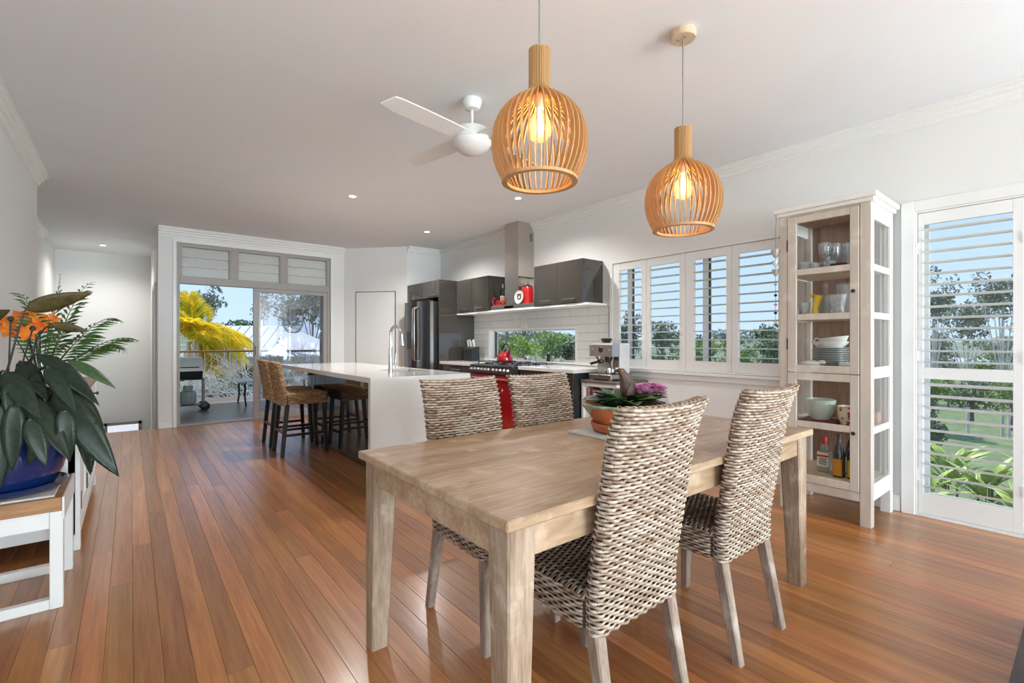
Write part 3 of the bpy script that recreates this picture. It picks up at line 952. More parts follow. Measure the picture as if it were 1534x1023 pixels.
# slatted pendants
def pendant(x, y, ztop, label, cord_len):
    """ztop: height of the top of the neck"""
    t = thing('pendant_lamp', label, 'pendant lamp', (x, y, ZC), 0, 'slatted wooden pendants over the dining table')
    dz = ztop - ZC
    mb = MB(); mb.lathe([(0, 0), (.062, 0), (.064, -.004), (.064, -.034), (.060, -.038), (0, -.038)], n=36); cap = mb.build('ceiling_cap', M['pendant_cap'], t, smooth=True, world=False)
    for a in (0.6, 2.2, 4.1):
        s_ = MB(); s_.lathe([(0, -.038), (.006, -.038), (.006, -.042), (0, -.042)], c=(.022 * math.cos(a), .022 * math.sin(a), 0), n=10); s_.build('screw', M['cord'], cap, world=False)
    mb = MB(); mb.tube([(0, 0, -.036), (0, 0, dz * .5), (0, 0, dz - .17)], .0034, 8); mb.build('cord', M['cord'], t, smooth=True, world=False)
    prof = [(.043, 0), (.043, -.145), (.046, -.158), (.056, -.172), (.078, -.186), (.108, -.205), (.140, -.232), (.165, -.266), (.182, -.306), (.190, -.350), (.1905, -.385), (.186, -.422), (.175, -.460), (.160, -.492), (.146, -.516)]
    th = .0040
    inner = []
    for i, (r, z) in enumerate(prof):
        a = prof[max(0, i - 1)]; b = prof[min(len(prof) - 1, i + 1)]
        tx, tz = b[0] - a[0], b[1] - a[1]; l = math.hypot(tx, tz); nx, nz = -tz / l, tx / l   # outward normal
        d = .019
        if i < 3: d = .026
        inner.append((max(r - abs(nx) * d, .012) if i < 3 else r - nx * d, z - nz * d))
    s_ = MB()
    vs = []
    for sg in (-1, 1):
        vs += [(r, sg * th / 2, z) for r, z in prof] + [(r, sg * th / 2, z) for r, z in inner]
    n = len(prof); fs = []
    for i in range(n - 1):
        fs.append((i, i + 1, n + i + 1, n + i)); fs.append((2 * n + i, 3 * n + i, 3 * n + i + 1, 2 * n + i + 1))
        fs.append((i, 2 * n + i, 2 * n + i + 1, i + 1)); fs.append((n + i, n + i + 1, 3 * n + i + 1, 3 * n + i))
    fs.append((0, n, 3 * n, 2 * n)); fs.append((n - 1, 3 * n - 1, 4 * n - 1, 2 * n - 1))
    s_.add(vs, fs)
    me = s_.mesh('slat', M['pendant'])
    NS = 40
    for k in range(NS):
        o = bpy.data.objects.new('slat', me); C.objects.link(o); o.parent = t; o.location = (0, 0, dz); o.rotation_euler = (0, 0, 2 * PI * k / NS)
    mb = MB(); mb.lathe([(.150, -.512), (.150, -.524), (.128, -.524), (.128, -.512)], c=(0, 0, dz), n=60, closed=True); mb.build('rim_ring', M['pendant'], t, smooth=True, world=False)
    mb = MB(); mb.lathe([(0, -.150), (.030, -.150), (.030, -.163), (0, -.163)], c=(0, 0, dz), n=24); mb.build('hub_disc', M['pendant'], t, smooth=True, world=False)
    mb = MB(); mb.lathe([(0, -.163), (.020, -.163), (.0205, -.225), (.018, -.232), (0, -.232)], c=(0, 0, dz), n=24); mb.build('lamp_holder', M['pendant_cap'], t, smooth=True, world=False)
    mb = MB(); mb.lathe([(.014, -.232), (.016, -.246), (.030, -.262), (.043, -.285), (.0475, -.312), (.044, -.336), (.032, -.353), (.014, -.361), (0, -.362)], c=(0, 0, dz), n=28); bulb = mb.build('bulb', M['bulb'], t, smooth=True, world=False)
    mb = MB()
    for k in range(5):
        a = 2 * PI * k / 5
        mb.tube([(.005 * math.cos(a), .005 * math.sin(a), dz - .240), (.011 * math.cos(a), .011 * math.sin(a), dz - .275), (.008 * math.cos(a), .008 * math.sin(a), dz - .325)], .0022, 5)
    mb.build('filament', M['filament'], bulb, world=False)
    d = bpy.data.lights.new('bulb_light', 'POINT'); d.energy = 5.0; d.color = (1.0, .58, .24); d.shadow_soft_size = .02
    o = bpy.data.objects.new('bulb_light', d); C.objects.link(o); o.parent = t; o.location = (0, 0, dz - .305)
    return t


pendant(1.261, 1.392, 2.352, 'slatted wooden globe pendant over the bare half of the dining table', .4)
pendant(2.205, 1.341, 2.290, 'slatted wooden globe pendant on the window side of the dining table', .5)

# ================================================================== DINING TABLE
TX0, TX1, TY0, TY1, TZ = .705, 2.640, .893, 1.850, .766
tab = thing('dining_table', 'large whitewashed wooden dining table with thick square legs', 'table', ((TX0 + TX1) / 2, (TY0 + TY1) / 2, 0))
mb = MB(); mb.box(TX0, TX1, TY0, TY1, TZ - .030, TZ, .004); mb.build('table_top', M['table'], tab)
mb = MB()
ins = .022
for a_, b_ in ((TX0 + ins + .01, TX0 + ins + .035), (TX1 - ins - .035, TX1 - ins - .01)):
    mb = MB(); mb.box(a_, b_, TY0 + .09, TY1 - .09, .645, TZ - .030); mb.build('end_apron', M['table'], tab)
for a_, b_ in ((TY0 + ins + .01, TY0 + ins + .035), (TY1 - ins - .035, TY1 - ins - .01)):
    mb = MB(); mb.box(TX0 + .09, TX1 - .09, a_, b_, .645, TZ - .030); mb.build('side_apron', M['table'], tab)
for sx in (0, 1):
    for sy in (0, 1):
        mb = MB()
        # outer faces stay plumb, the two inner faces taper
        xo = TX0 + ins if sx == 0 else TX1 - ins; yo = TY0 + ins if sy == 0 else TY1 - ins
        dx = 1 if sx == 0 else -1; dy = 1 if sy == 0 else -1
        prof = [(0, .066), (.05, .068), (.62, .090), (TZ - .030, .092)]
        ch = .006
        rings = []
        for z, wd in prof:
            pts = [(xo + dx * ch, yo), (xo + dx * (wd - ch), yo), (xo + dx * wd, yo + dy * ch), (xo + dx * wd, yo + dy * (wd - ch)), (xo + dx * (wd - ch), yo + dy * wd), (xo + dx * ch, yo + dy * wd), (xo, yo + dy * (wd - ch)), (xo, yo + dy * ch)]
            rings.append([(p[0], p[1], z) for p in pts])
        vs = [p for r in rings for p in r]; fs = [tuple(range(8)), tuple(range(24, 32))[::-1]]
        for i in range(3):
            for k in range(8): fs.append((8 * i + k, 8 * i + (k + 1) % 8, 8 * i + 8 + (k + 1) % 8, 8 * i + 8 + k))
        mb.add(vs, fs); mb.build('leg', M['table_leg'], tab)


# ================================================================== WOVEN CHAIRS
def hash01(a, b, c=0):
    v = math.sin(a * 12.9898 + b * 78.233 + c * 37.719) * 43758.5453
    return v - math.floor(v)


def strand_loop(mb, pts, nrm, ups, rn, ru, tints, closed=True):
    """strand of diamond section through pts"""
    n = len(pts); base = len(mb.v)
    for p, nn, u, t in zip(pts, nrm, ups, tints):
        p = Vector(p); nn = Vector(nn); u = Vector(u)
        for a, b in ((rn, 0), (rn * .3, ru), (-rn, 0), (rn * .3, -ru)):
            q = p + nn * a + u * b
            mb.v.append((q.x, q.y, q.z)); mb.a.append(t)
    for i in range(n if closed else n - 1):
        j = (i + 1) % n
        for k in range(4):
            l = (k + 1) % 4
            mb.f.append((base + 4 * i + k, base + 4 * i + l, base + 4 * j + l, base + 4 * j + k))


def rrect(hx, hy, r, n):
    """n points at equal arc length round a rounded rectangle (centre 0) with normals; starts mid back"""
    segs = []
    sx, sy = 2 * (hx - r), 2 * (hy - r); arc = PI / 2 * r
    tot = 2 * sx + 2 * sy + 4 * arc
    out = []
    parts = [('l', (-hx + r, -hy), (1, 0), sx, (0, -1)), ('a', (hx - r, -hy + r), -PI / 2, arc), ('l', (hx, -hy + r), (0, 1), sy, (1, 0)), ('a', (hx - r, hy - r), 0, arc),
             ('l', (hx - r, hy), (-1, 0), sx, (0, 1)), ('a', (-hx + r, hy - r), PI / 2, arc), ('l', (-hx, hy - r), (0, -1), sy, (-1, 0)), ('a', (-hx + r, -hy + r), PI, arc)]
    for k in range(n):
        s_ = tot * k / n
        for p in parts:
            ln = p[3]
            if s_ <= ln + 1e-9:
                if p[0] == 'l': out.append((p[1][0] + p[2][0] * s_, p[1][1] + p[2][1] * s_, p[4][0], p[4][1]))
                else:
                    a = p[2] + (s_ / r if r > 0 else 0); out.append((p[1][0] + r * math.cos(a), p[1][1] + r * math.sin(a), math.cos(a), math.sin(a)))
                break
            s_ -= ln
    return out


def woven_chair(spec):
    """meshes of a woven chair, local frame: sits on z=0, faces +y, centre at origin"""
    S = spec
    w2, zb, zs, zt = S['w'] / 2, S['zb'], S['zs'], S['zt']
    yr, yf = S['yr'], S['yf']          # rear / front of the seat box
    th = S['th']; pitch = S['pitch']; rad = S['rad']; amp = S['amp']; half = S['half']

    def yback(x, z):                    # rear face line of the backrest
        t = max(0.0, (z - zs) / (zt - zs))
        y = yr - S['lean'] * t - S.get('curl', .02) * max(0, (t - .72) / .28) ** 2
        return y - S['bow'] * t * (1 - (x / w2) ** 2)

    def ztop(x): return zt - S['dip'] * (1 - (abs(x) / w2) ** 2)

    # ---- backrest: rings from the seat underside to the top
    back = MB()
    nst = int(2 * round((2 * S['w'] + 2 * th) / half / 2)); npt = nst * 4
    rows = int((zt - zb) / pitch)
    for k in range(rows + 1):
        f = k / rows
        wk = w2 * (S['wbot'] + (1 - S['wbot']) * f)
        R = rrect(wk - rad, th / 2 - rad * .2, th * .48, npt)
        pts, nr, up, ti = [], [], [], []
        for i, (px, py, nx, ny) in enumerate(R):
            z = zb + (ztop(px) - zb) * f
            ph = PI * i / 4 + PI * k + .0
            off = amp * math.sin(ph)
            yy = yback(px, z) + th / 2 + py
            jit = (hash01(i // 4, k, 1) - .5) * .0016
            pts.append((px + nx * off, yy + ny * off, z + jit)); nr.append((nx, ny, 0)); up.append((0, 0, 1))
            ti.append(.18 + .62 * hash01(k * 1.7, (i // 16), 3) + .2 * hash01(i // 4, k, 5) + (.12 if math.sin(ph) > 0 else -.08))
        strand_loop(back, pts, nr, up, rad * .9, pitch * .47, ti)
    # rolled braid along the top
    for s_ in (0, 1):
        pts, nr, up, ti = [], [], [], []
        n = 64
        for i in range(n):
            px = -w2 + rad + (S['w'] - 2 * rad) * i / (n - 1)
            zz = ztop(px) + rad * .4
            ph = 2 * PI * i / 8 + PI * s_
            pts.append((px, yback(px, zz) + th / 2 + (th * .30) * math.sin(ph), zz + rad * .6 * math.cos(ph))); nr.append((0, .7, .7)); up.append((0, -.7, .7)); ti.append(.45 + .4 * hash01(i // 4, s_, 9))
        strand_loop(back, pts, nr, up, rad * 1.35, rad * 1.35, ti, False)
    core = MB()
    G = []
    for sg in (-1, 1):
        P = []
        for j in range(13):
            row = []
            for i in range(9):
                f = j / 12
                wk = (w2 * (S['wbot'] + (1 - S['wbot']) * f)) - rad * 2.2
                px = -wk + 2 * wk * i / 8
                z = zb + .004 + (ztop(px) - zb - .008) * f
                row.append((px, yback(px, z) + th / 2 + sg * (th / 2 - rad * 1.5), z))
            P.append(row)
        G.append(P)
    core.grid(G[0]); core.grid(G[1])
    n0 = 13 * 9
    for j in range(12):
        core.f.append((j * 9, (j + 1) * 9, n0 + (j + 1) * 9, n0 + j * 9)); core.f.append((j * 9 + 8, n0 + j * 9 + 8, n0 + (j + 1) * 9 + 8, (j + 1) * 9 + 8))
    for i in range(8):
        core.f.append((i, n0 + i, n0 + i + 1, i + 1)); core.f.append((12 * 9 + i, 12 * 9 + i + 1, n0 + 12 * 9 + i + 1, n0 + 12 * 9 + i))
    # ---- seat
    seat = MB()
    sy0 = yr + th * .9
    hy = (yf - sy0) / 2; cy = (yf + sy0) / 2; hx = w2
    rows = int((zs - zb) / pitch)
    nst = int(2 * round((4 * hx + 4 * hy) / half / 2)); npt = nst * 4
    for k in range(rows):
        z = zb + pitch * (k + .5)
        R = rrect(hx - rad, hy - rad, .03, npt)
        pts, nr, up, ti = [], [], [], []
        for i, (px, py, nx, ny) in enumerate(R):
            ph = PI * i / 4 + PI * k; off = amp * math.sin(ph)
            arch = S.get('arch', 0) * (1 - f_abs(px / hx) ** 2) * (1 - k / rows)
            pts.append((px + nx * off, cy + py + ny * off, z + arch)); nr.append((nx, ny, 0)); up.append((0, 0, 1))
            ti.append(.15 + .6 * hash01(k * 2.3, (i // 16), 13) + .2 * hash01(i // 4, k, 15))
        strand_loop(seat, pts, nr, up, rad * .9, pitch * .47, ti)
    nrow = int((yf - sy0) / pitch)
    ns = int(round(S['w'] / half)) * 4
    for k in range(nrow):
        y = sy0 + pitch * (k + .5)
        pts, nr, up, ti = [], [], [], []
        fb = min(1.0, (yf - y) / .05)
        for i in range(ns + 1):
            px = -hx + rad + 2 * (hx - rad) * i / ns
            e = max(0, (abs(px) - (hx - .035)) / .035)
            z = zs - .018 * e * e - .022 * (1 - fb) ** 2 - .010 * (1 - (px / hx) ** 2)
            ph = PI * i / 4 + PI * k
            pts.append((px, y, z + amp * math.sin(ph))); nr.append((0, 0, 1)); up.append((0, 1, 0))
            ti.append(.15 + .6 * hash01(k * 3.1, i // 16, 23) + .2 * hash01(i // 4, k, 25))
        strand_loop(seat, pts, nr, up, rad * .9, pitch * .47, ti, False)
    score = MB(); score.box(-hx + rad * 2.4, hx - rad * 2.4, sy0 + .004, yf - rad * 2.4, zb + .006, zs - .022)
    return back, core, seat, score


def f_abs(v): return abs(v)


DIN = dict(w=.425, zb=.365, zs=.470, zt=1.018, yr=-.180, yf=.235, th=.052, pitch=.0112, rad=.0048, amp=.0036, half=.0245, lean=.085, curl=.022, bow=.022, dip=.010, wbot=.965)
bk, bc, st, sc_ = woven_chair(DIN)
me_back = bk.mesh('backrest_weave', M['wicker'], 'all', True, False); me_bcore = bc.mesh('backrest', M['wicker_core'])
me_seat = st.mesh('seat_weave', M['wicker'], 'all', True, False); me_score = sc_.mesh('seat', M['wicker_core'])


def leg_mesh(name, top, bot, wt, wb, m):
    mb = MB(); ch = .12
    def ring(c, w_):
        h_ = w_ / 2; k = h_ * (1 - ch * 2)
        return [(c[0] + a, c[1] + b, c[2]) for a, b in ((-k, -h_), (k, -h_), (h_, -k), (h_, k), (k, h_), (-k, h_), (-h_, k), (-h_, -k))]
    A, B = ring(top, wt), ring(bot, wb)
    mb.add(A + B, [tuple(range(8))[::-1], tuple(range(8, 16))] + [(k, (k + 1) % 8, 8 + (k + 1) % 8, 8 + k) for k in range(8)])
    return mb.mesh(name, m)


me_legs = [leg_mesh('leg', (sx * .178, y1, .372), (sx * (.184), y0, 0), .046, .034, M['chair_leg']) for sx in (-1, 1) for y0, y1 in ((-.222, -.148), (.215, .205))]


def make_chair(name, label, cat, group, loc, rz, meshes, legs, extra=()):
    t = thing(name, label, cat, loc, rz, group)
    def put(nm, me, par, kind=None):
        o = bpy.data.objects.new(nm, me); C.objects.link(o); o.parent = par
        if kind: o['kind'] = kind
        return o
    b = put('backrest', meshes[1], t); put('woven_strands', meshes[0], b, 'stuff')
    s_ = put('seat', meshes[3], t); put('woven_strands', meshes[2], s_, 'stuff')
    for l in legs: put('leg', l, t)
    for nm, me in extra: put(nm, me, t)
    return t


dm = (me_back, me_bcore, me_seat, me_score)
GR = 'woven dining chairs around the table'
make_chair('dining_chair', 'whitewashed wicker dining chair backed by the white end of the kitchen island', 'chair', GR, (1.245, 1.690, 0), PI, dm, me_legs)
make_chair('dining_chair', 'whitewashed wicker dining chair standing before the red stove', 'chair', GR, (1.755, 1.690, 0), PI, dm, me_legs)
make_chair('dining_chair', 'whitewashed wicker dining chair with its back turned, in front of the terracotta bowl', 'chair', GR, (1.225, 1.066, 0), 0, dm, me_legs)
make_chair('dining_chair', 'whitewashed wicker dining chair with its back turned, beside the glass-door display cabinet', 'chair', GR, (1.945, 1.066, 0), 0, dm, me_legs)

# ================================================================== BAR STOOLS
STO = dict(w=.405, zb=.535, zs=.650, zt=.968, yr=-.235, yf=.235, th=.055, pitch=.0125, rad=.0045, amp=.0022, half=.020, lean=.055, curl=.0, bow=.012, dip=-.012, wbot=1.0, arch=.02)
bk, bc, st, sc_ = woven_chair(STO)
sm_ = (bk.mesh('stool_back_weave', M['seagrass'], 'all', True, False), bc.mesh('stool_back', M['seagrass_core']), st.mesh('stool_seat_weave', M['seagrass'], 'all', True, False), sc_.mesh('stool_seat', M['seagrass_core']))
s_legs = [leg_mesh('leg', (sx * .172, y1, .545), (sx * .180, y0, 0), .044, .036, M['black_wood']) for sx in (-1, 1) for y0, y1 in ((-.225, -.175), (.225, .195))]
ex = []
for sx in (-1, 1):
    mb = MB(); mb.bar((sx * .178, -.205, .215), (sx * .178, .212, .215), .020, .026); ex.append(('stretcher', mb.mesh('stretcher', M['black_wood'])))
for y_, z_ in ((-.208, .245), (.217, .175)):
    mb = MB(); mb.bar((-.176, y_, z_), (.176, y_, z_), .020, .026); ex.append(('stretcher', mb.mesh('stretcher', M['black_wood'])))
make_chair('bar_stool', 'brown seagrass bar stool on black legs, the one closer to the dining table', 'stool', 'seagrass stools at the island', (1.455, 5.510, 0), -PI / 2, sm_, s_legs, ex)
make_chair('bar_stool', 'brown seagrass bar stool on black legs, the one closer to the sliding door', 'stool', 'seagrass stools at the island', (1.465, 6.085, 0), -PI / 2, sm_, s_legs, ex)

# ================================================================== KITCHEN ISLAND
IX0, IX1, IY0, IY1, IZ = 1.430, 2.345, 3.500, 6.330, .920
SK = (1.90, 2.24, 3.98, 4.48)       # sink cut-out
isl = thing('kitchen_island', 'long kitchen island with gloss black panels under a pale stone top', 'kitchen island', ((IX0 + IX1) / 2, (IY0 + IY1) / 2, 0))
mb = MB(); mb.box(1.775, 2.325, IY0 + .045, IY1 - .02, .10, IZ - .041); mb.box(1.80, 2.29, IY0 + .045, IY1 - .04, 0, .10)
mb.f = mb.f
mb.build('carcass', M['black'], isl)
n = 4; st = (IY1 - .02 - IY0 - .045) / n
for k in range(n):
    mb = MB(); mb.box(1.755, 1.775, IY0 + .046 + k * st, IY0 + .043 + (k + 1) * st, .012, IZ - .044, .0015); mb.build('panel', M['gloss_panel'], isl)
for k in range(5):
    st2 = (IY1 - .02 - IY0 - .045) / 5
    mb = MB(); mb.box(2.325, 2.343, IY0 + .046 + k * st2, IY0 + .043 + (k + 1) * st2, .10, IZ - .05, .0015); dr = mb.build('door', M['gloss_dark'], isl)
    h_ = MB(); h_.box(2.343, 2.362, IY0 + .2 + k * st2, IY0 + .36 + k * st2, IZ - .10, IZ - .09); h_.build('handle', M['steel'], dr)
top = MB()
xs = [IX0, SK[0], SK[1], IX1]; ys = [IY0, SK[2], SK[3], IY1]
for i in range(3):
    for j in range(3):
        if i == 1 and j == 1: continue
        top.box(xs[i], xs[i + 1], ys[j], ys[j + 1], IZ - .040, IZ)
top.box(IX0, IX1, IY0, IY0 + .042, 0, IZ - .040)
wt = top.build('island_top', M['stone'])
tag(wt, 'pale stone island top with waterfall end reaching the floor', 'benchtop')
# sink
sk = MB()
a, b_, c_, d_ = SK
z0 = IZ - .20; e = .010
sk.box(a - e, a, c_ - e, d_ + e, z0, IZ - .041); sk.box(b_, b_ + e, c_ - e, d_ + e, z0, IZ - .041); sk.box(a, b_, c_ - e, c_, z0, IZ - .041); sk.box(a, b_, d_, d_ + e, z0, IZ - .041); sk.box(a - e, b_ + e, c_ - e, d_ + e, z0 - .01, z0)
sink = tag(sk.build('sink', M['steel']), 'square stainless undermount sink in the island top', 'sink')
mb = MB(); mb.lathe([(0, z0 + .004), (.035, z0 + .004), (.035, z0)], c=((a + b_) / 2, (c_ + d_) / 2, 0), n=20); mb.build('drain', M['chrome'], sink)
# sprung tap
FX, FY = 1.775, 3.900
tp = thing('kitchen_tap', 'tall chrome kitchen tap with coiled spring neck', 'tap', (FX, FY, IZ))
mb = MB(); mb.lathe([(0, 0), (.026, 0), (.026, .006), (.019, .012), (.017, .10), (.0165, .215), (.012, .225), (0, .225)], n=24); mb.build('body', M['chrome'], tp, smooth=True, world=False)
ux, uy = .93, .36     # spout direction in plan
arc = []
for k in range(25):
    a_ = PI - PI * 1.06 * k / 24
    arc.append((ux * (.072 + .072 * math.cos(a_)), uy * (.072 + .072 * math.cos(a_)), .335 + .080 * math.sin(a_)))
pts = [(0, 0, .22), (0, 0, .28)] + arc
mb = MB(); mb.tube(pts, .0075, 10); mb.build('hose', M['chrome'], tp, smooth=True, world=False)
mb = MB()
# coil: helix round the same path
P_ = [Vector(p) for p in pts]; cum = [0]
for i in range(1, len(P_)): cum.append(cum[-1] + (P_[i] - P_[i - 1]).length)
hel = []
turns = 30; NN = turns * 8
for i in range(NN + 1):
    d_s = cum[-1] * .74 * i / NN
    j = max(q for q in range(len(cum)) if cum[q] <= d_s + 1e-9); j = min(j, len(P_) - 2)
    tt = (d_s - cum[j]) / (cum[j + 1] - cum[j]); c0 = P_[j].lerp(P_[j + 1], tt); tg = (P_[j + 1] - P_[j]).normalized()
    sd = Vector((-uy, ux, 0)); nn = tg.cross(sd).normalized(); an = 2 * PI * turns * i / NN
    hel.append(c0 + (sd * math.cos(an) + nn * math.sin(an)) * .0125)
mb.tube(hel, .0026, 5); mb.build('spring_coil', M['chrome'], tp, smooth=True, world=False)
q = Vector(pts[-1])
mb = MB(); mb.tube([q + Vector((0, 0, .012)), q + Vector((ux * .004, uy * .004, -.03)), q + Vector((ux * .008, uy * .008, -.075))], [.011, .0155, .0185], 16); mb.build('spray_head', M['chrome'], tp, smooth=True, world=False)
mb = MB(); e_ = q + Vector((ux * .008, uy * .008, -.076)); mb.tube([e_, e_ + Vector((0, 0, -.006))], .0165, 16); mb.build('nozzle', M['black'], tp, world=False)
mb = MB(); mb.tube([(0, 0, .075), (ux * .075, uy * .075, .075)], [.012, .011], 12); mb.tube([(ux * .062, uy * .062, .078), (ux * .070, uy * .070, .175)], .0045, 8); mb.build('lever', M['chrome'], tp, smooth=True, world=False)

# ================================================================== WALL RUN
CZ = .905
# tall side panel next to the fridge and cupboard above it
tall = thing('fridge_cupboard', 'charcoal gloss cupboard bridging over the fridge with tall side panel', 'cupboard', (3.92, 6.7, 0))
mb = MB(); mb.box(3.595, XR, 6.200, 6.222, 0, 2.130, .001); mb.build('side_panel', M['gloss_dark'], tall)
mb = MB(); mb.box(3.622, XR, 6.222, 7.250, 1.870, 2.130); mb.build('body', M['black'], tall)
for ya, yb in ((6.224, 6.735), (6.739, 7.248)):
    mb = MB(); mb.box(3.600, 3.622, ya, yb, 1.872, 2.128, .001); dr = mb.build('door', M['gloss_dark'], tall)
    h_ = MB(); h_.box(3.580, 3.600, ya + .09, yb - .20, 1.900, 1.910); h_.build('handle', M['steel'], dr)
# fridge
fr = thing('fridge', 'dark steel double-door fridge with tall steel handles', 'fridge', (3.82, 6.66, 0))
mb = MB(); mb.box(3.530, 4.20, 6.262, 7.080, .02, 1.800, .004); mb.box(3.56, 4.15, 6.30, 7.04, 0, .02); mb.build('body', M['black'], fr)
for ya, yb in ((6.262, 6.669), (6.673, 7.080)):
    mb = MB()
    pr = [(3.530, ya), (3.530, yb), (3.470, yb), (3.460, yb - .02), (3.455, (ya + yb) / 2), (3.460, ya + .02), (3.470, ya)]
    mb.prism(pr, .80, 1.822, 'z'); dr = mb.build('door', M['fridge'], fr, smooth=True)
    yh = 6.640 if ya < 6.5 else 6.702
    h_ = MB(); h_.tube([(3.46, yh, .90), (3.415, yh, .93), (3.410, yh, 1.3), (3.415, yh, 1.70), (3.46, yh, 1.73)], .011, 10); h_.build('handle', M['steel'], dr, smooth=True)
    if ya > 6.5:
        d_ = MB(); d_.box(3.450, 3.458, 6.82, 6.97, 1.08, 1.36, .003); dd = d_.build('water_dispenser', M['black'], dr)
for za, zb in ((.06, .42), (.43, .79)):
    mb = MB(); mb.box(3.462, 3.530, 6.262, 7.080, za, zb, .006); dr = mb.build('freezer_drawer', M['fridge'], fr)
    h_ = MB(); h_.tube([(3.462, 6.34, zb - .06), (3.425, 6.36, zb - .06), (3.425, 6.98, zb - .06), (3.462, 7.0, zb - .06)], .010, 8); h_.build('handle', M['steel'], dr, smooth=True)
mb = MB(); mb.box(3.480, 3.531, 6.255, 6.2615, .03, 1.80); mb.build('door_edge', M['steel'], fr)
# wall cupboards
def wall_cup(y0, y1, label, ndoor, z0=1.632, z1=2.125):
    t = thing('wall_cupboard', label, 'cupboard', (4.07, (y0 + y1) / 2, z0), 0, 'charcoal wall cupboards')
    mb = MB(); mb.box(3.920, XR, y0, y1, z0, z1, .001); mb.build('body', M['gloss_dark'], t)
    st = (y1 - y0) / ndoor
    for k in range(ndoor):
        mb = MB(); mb.box(3.899, 3.919, y0 + k * st + .0015, y0 + (k + 1) * st - .0015, z0 + .001, z1 - .001, .0012); dr = mb.build('door', M['gloss_dark'], t)
        h_ = MB(); yc = y0 + (k + .5) * st; h_.box(3.872, 3.880, yc - .10, yc + .10, z0 + .048, z0 + .058, .001)
        for q in (-.085, .085): h_.box(3.880, 3.899, yc + q - .004, yc + q + .004, z0 + .049, z0 + .057)
        h_.build('handle', M['steel'], dr)
    return t
wall_cup(3.595, 4.405, 'charcoal gloss wall cupboard beside the shutter window, two doors', 2)
wall_cup(5.375, 6.195, 'charcoal gloss wall cupboard between range hood and fridge, two doors', 2)
mb = MB(); mb.box(3.905, XR - .013, 3.520, 6.195, 1.606, 1.631, .001)
tag(mb.build('wall_shelf', M['trim']), 'thin white shelf running under the charcoal wall cupboards', 'shelf')
# range hood
hood = thing('range_hood', 'stainless steel chimney range hood rising to the ceiling', 'range hood', (4.1, 4.92, 1.632))
mb = MB()
yA, yB = 4.790, 5.075
poly = [(3.965, 1.70), (XR, 1.70), (XR, 2.670), (XR - .010, 2.670), (XR - .010, 2.685), (XR - .026, 2.688), (XR - .026, 2.715), (XR - .048, 2.722), (XR - .048, 2.745), (XR - .072, 2.752), (XR - .072, 2.770), (XR - .088, ZC - .001), (3.965, ZC - .001)]
mb.prism(poly, yA, yB, 'y'); mb.build('chimney', M['steel'], hood)
mb = MB(); mb.box(3.93, XR, 4.43, 5.36, 1.632, 1.690, .004); mb.build('canopy', M['steel'], hood)
for k in range(3):
    h_ = MB(); h_.box(XR - .075 + k * .018, XR - .067 + k * .018, yA - .0015, yA + .001, 2.54, 2.65); h_.build('vent_slot', M['black'], hood)
mb = MB(); mb.box(3.93, 3.9315, 4.85, 5.05, 1.645, 1.675); mb.build('control_strip', M['black'], hood)
# things standing on the hood canopy / shelf
HZ = 1.6905
ck = thing('cook_sign', 'red cut-out sign reading Cook standing beside the hood chimney', 'sign', (3.942, 5.22, HZ))
def stroke(mb, pts, r=.0068): mb.tube([(3.942, 5.33 - a, HZ + b) for a, b in pts], r, 8)
def arcp(cx_, cy_, rx, ry, a0, a1, n=14): return [(cx_ + rx * math.cos(math.radians(a0 + (a1 - a0) * i / n)), cy_ + ry * math.sin(math.radians(a0 + (a1 - a0) * i / n))) for i in range(n + 1)]
for nm, strokes in (('letter_c', [arcp(.048, .062, .040, .054, 50, 322)]), ('letter_o', [arcp(.118, .042, .026, .032, 0, 360)]), ('letter_o', [arcp(.180, .042, .026, .032, 0, 360)]),
                    ('letter_k', [[(.222, .010), (.222, .118)], [(.262, .070), (.224, .040)], [(.236, .050), (.266, .010)]])):
    mb = MB()
    for s_ in strokes: stroke(mb, s_)
    mb.build(nm, M['red'], ck, smooth=True)
mb = MB(); mb.box(3.933, 3.951, 5.085, 5.335, HZ, HZ + .008); mb.build('base_bar', M['red'], ck)
wb = thing('wine_bottle', 'dark wine bottle with cream label behind the Cook sign', 'bottle', (4.08, 5.27, HZ))
mb = MB(); mb.lathe([(0, 0), (.036, 0), (.037, .01), (.037, .185), (.030, .215), (.0145, .245), (.0135, .295), (.0155, .297), (.0155, .312), (0, .312)], n=24); mb.build('body', M['dark_bottle'], wb, smooth=True, world=False)
mb = MB(); mb.lathe([(.0376, .06), (.0376, .15)], n=24); mb.build('label_band', M['label'], wb, smooth=True, world=False)
mb = MB(); mb.lathe([(.0142, .255), (.0162, .297), (.0162, .313), (0, .313)], n=16); mb.build('capsule', M['steel'], wb, smooth=True, world=False)
cn = thing('canister', 'round red canister with dark lid beside the hood chimney', 'canister', (4.045, 4.695, HZ))
mb = MB(); mb.lathe([(0, 0), (.075, 0), (.078, .006), (.078, .205), (.070, .222), (0, .222)], n=32); mb.build('body', M['red'], cn, smooth=True, world=False)
mb = MB(); mb.lathe([(0, .222), (.06, .222), (.06, .236), (.02, .240), (.018, .256), (0, .258)], n=24); mb.build('lid', M['black'], cn, smooth=True, world=False)
pl = thing('letter_plate', 'round cream plate painted with a letter, leaning on the red canister', 'plate', (3.952, 4.752, HZ))
mb = MB(); mb.lathe([(0, 0), (.075, 0), (.088, .008), (.086, .014), (.072, .007), (0, .006)], n=32); po = mb.build('dish', M['white_cer'], pl, smooth=True, world=False)
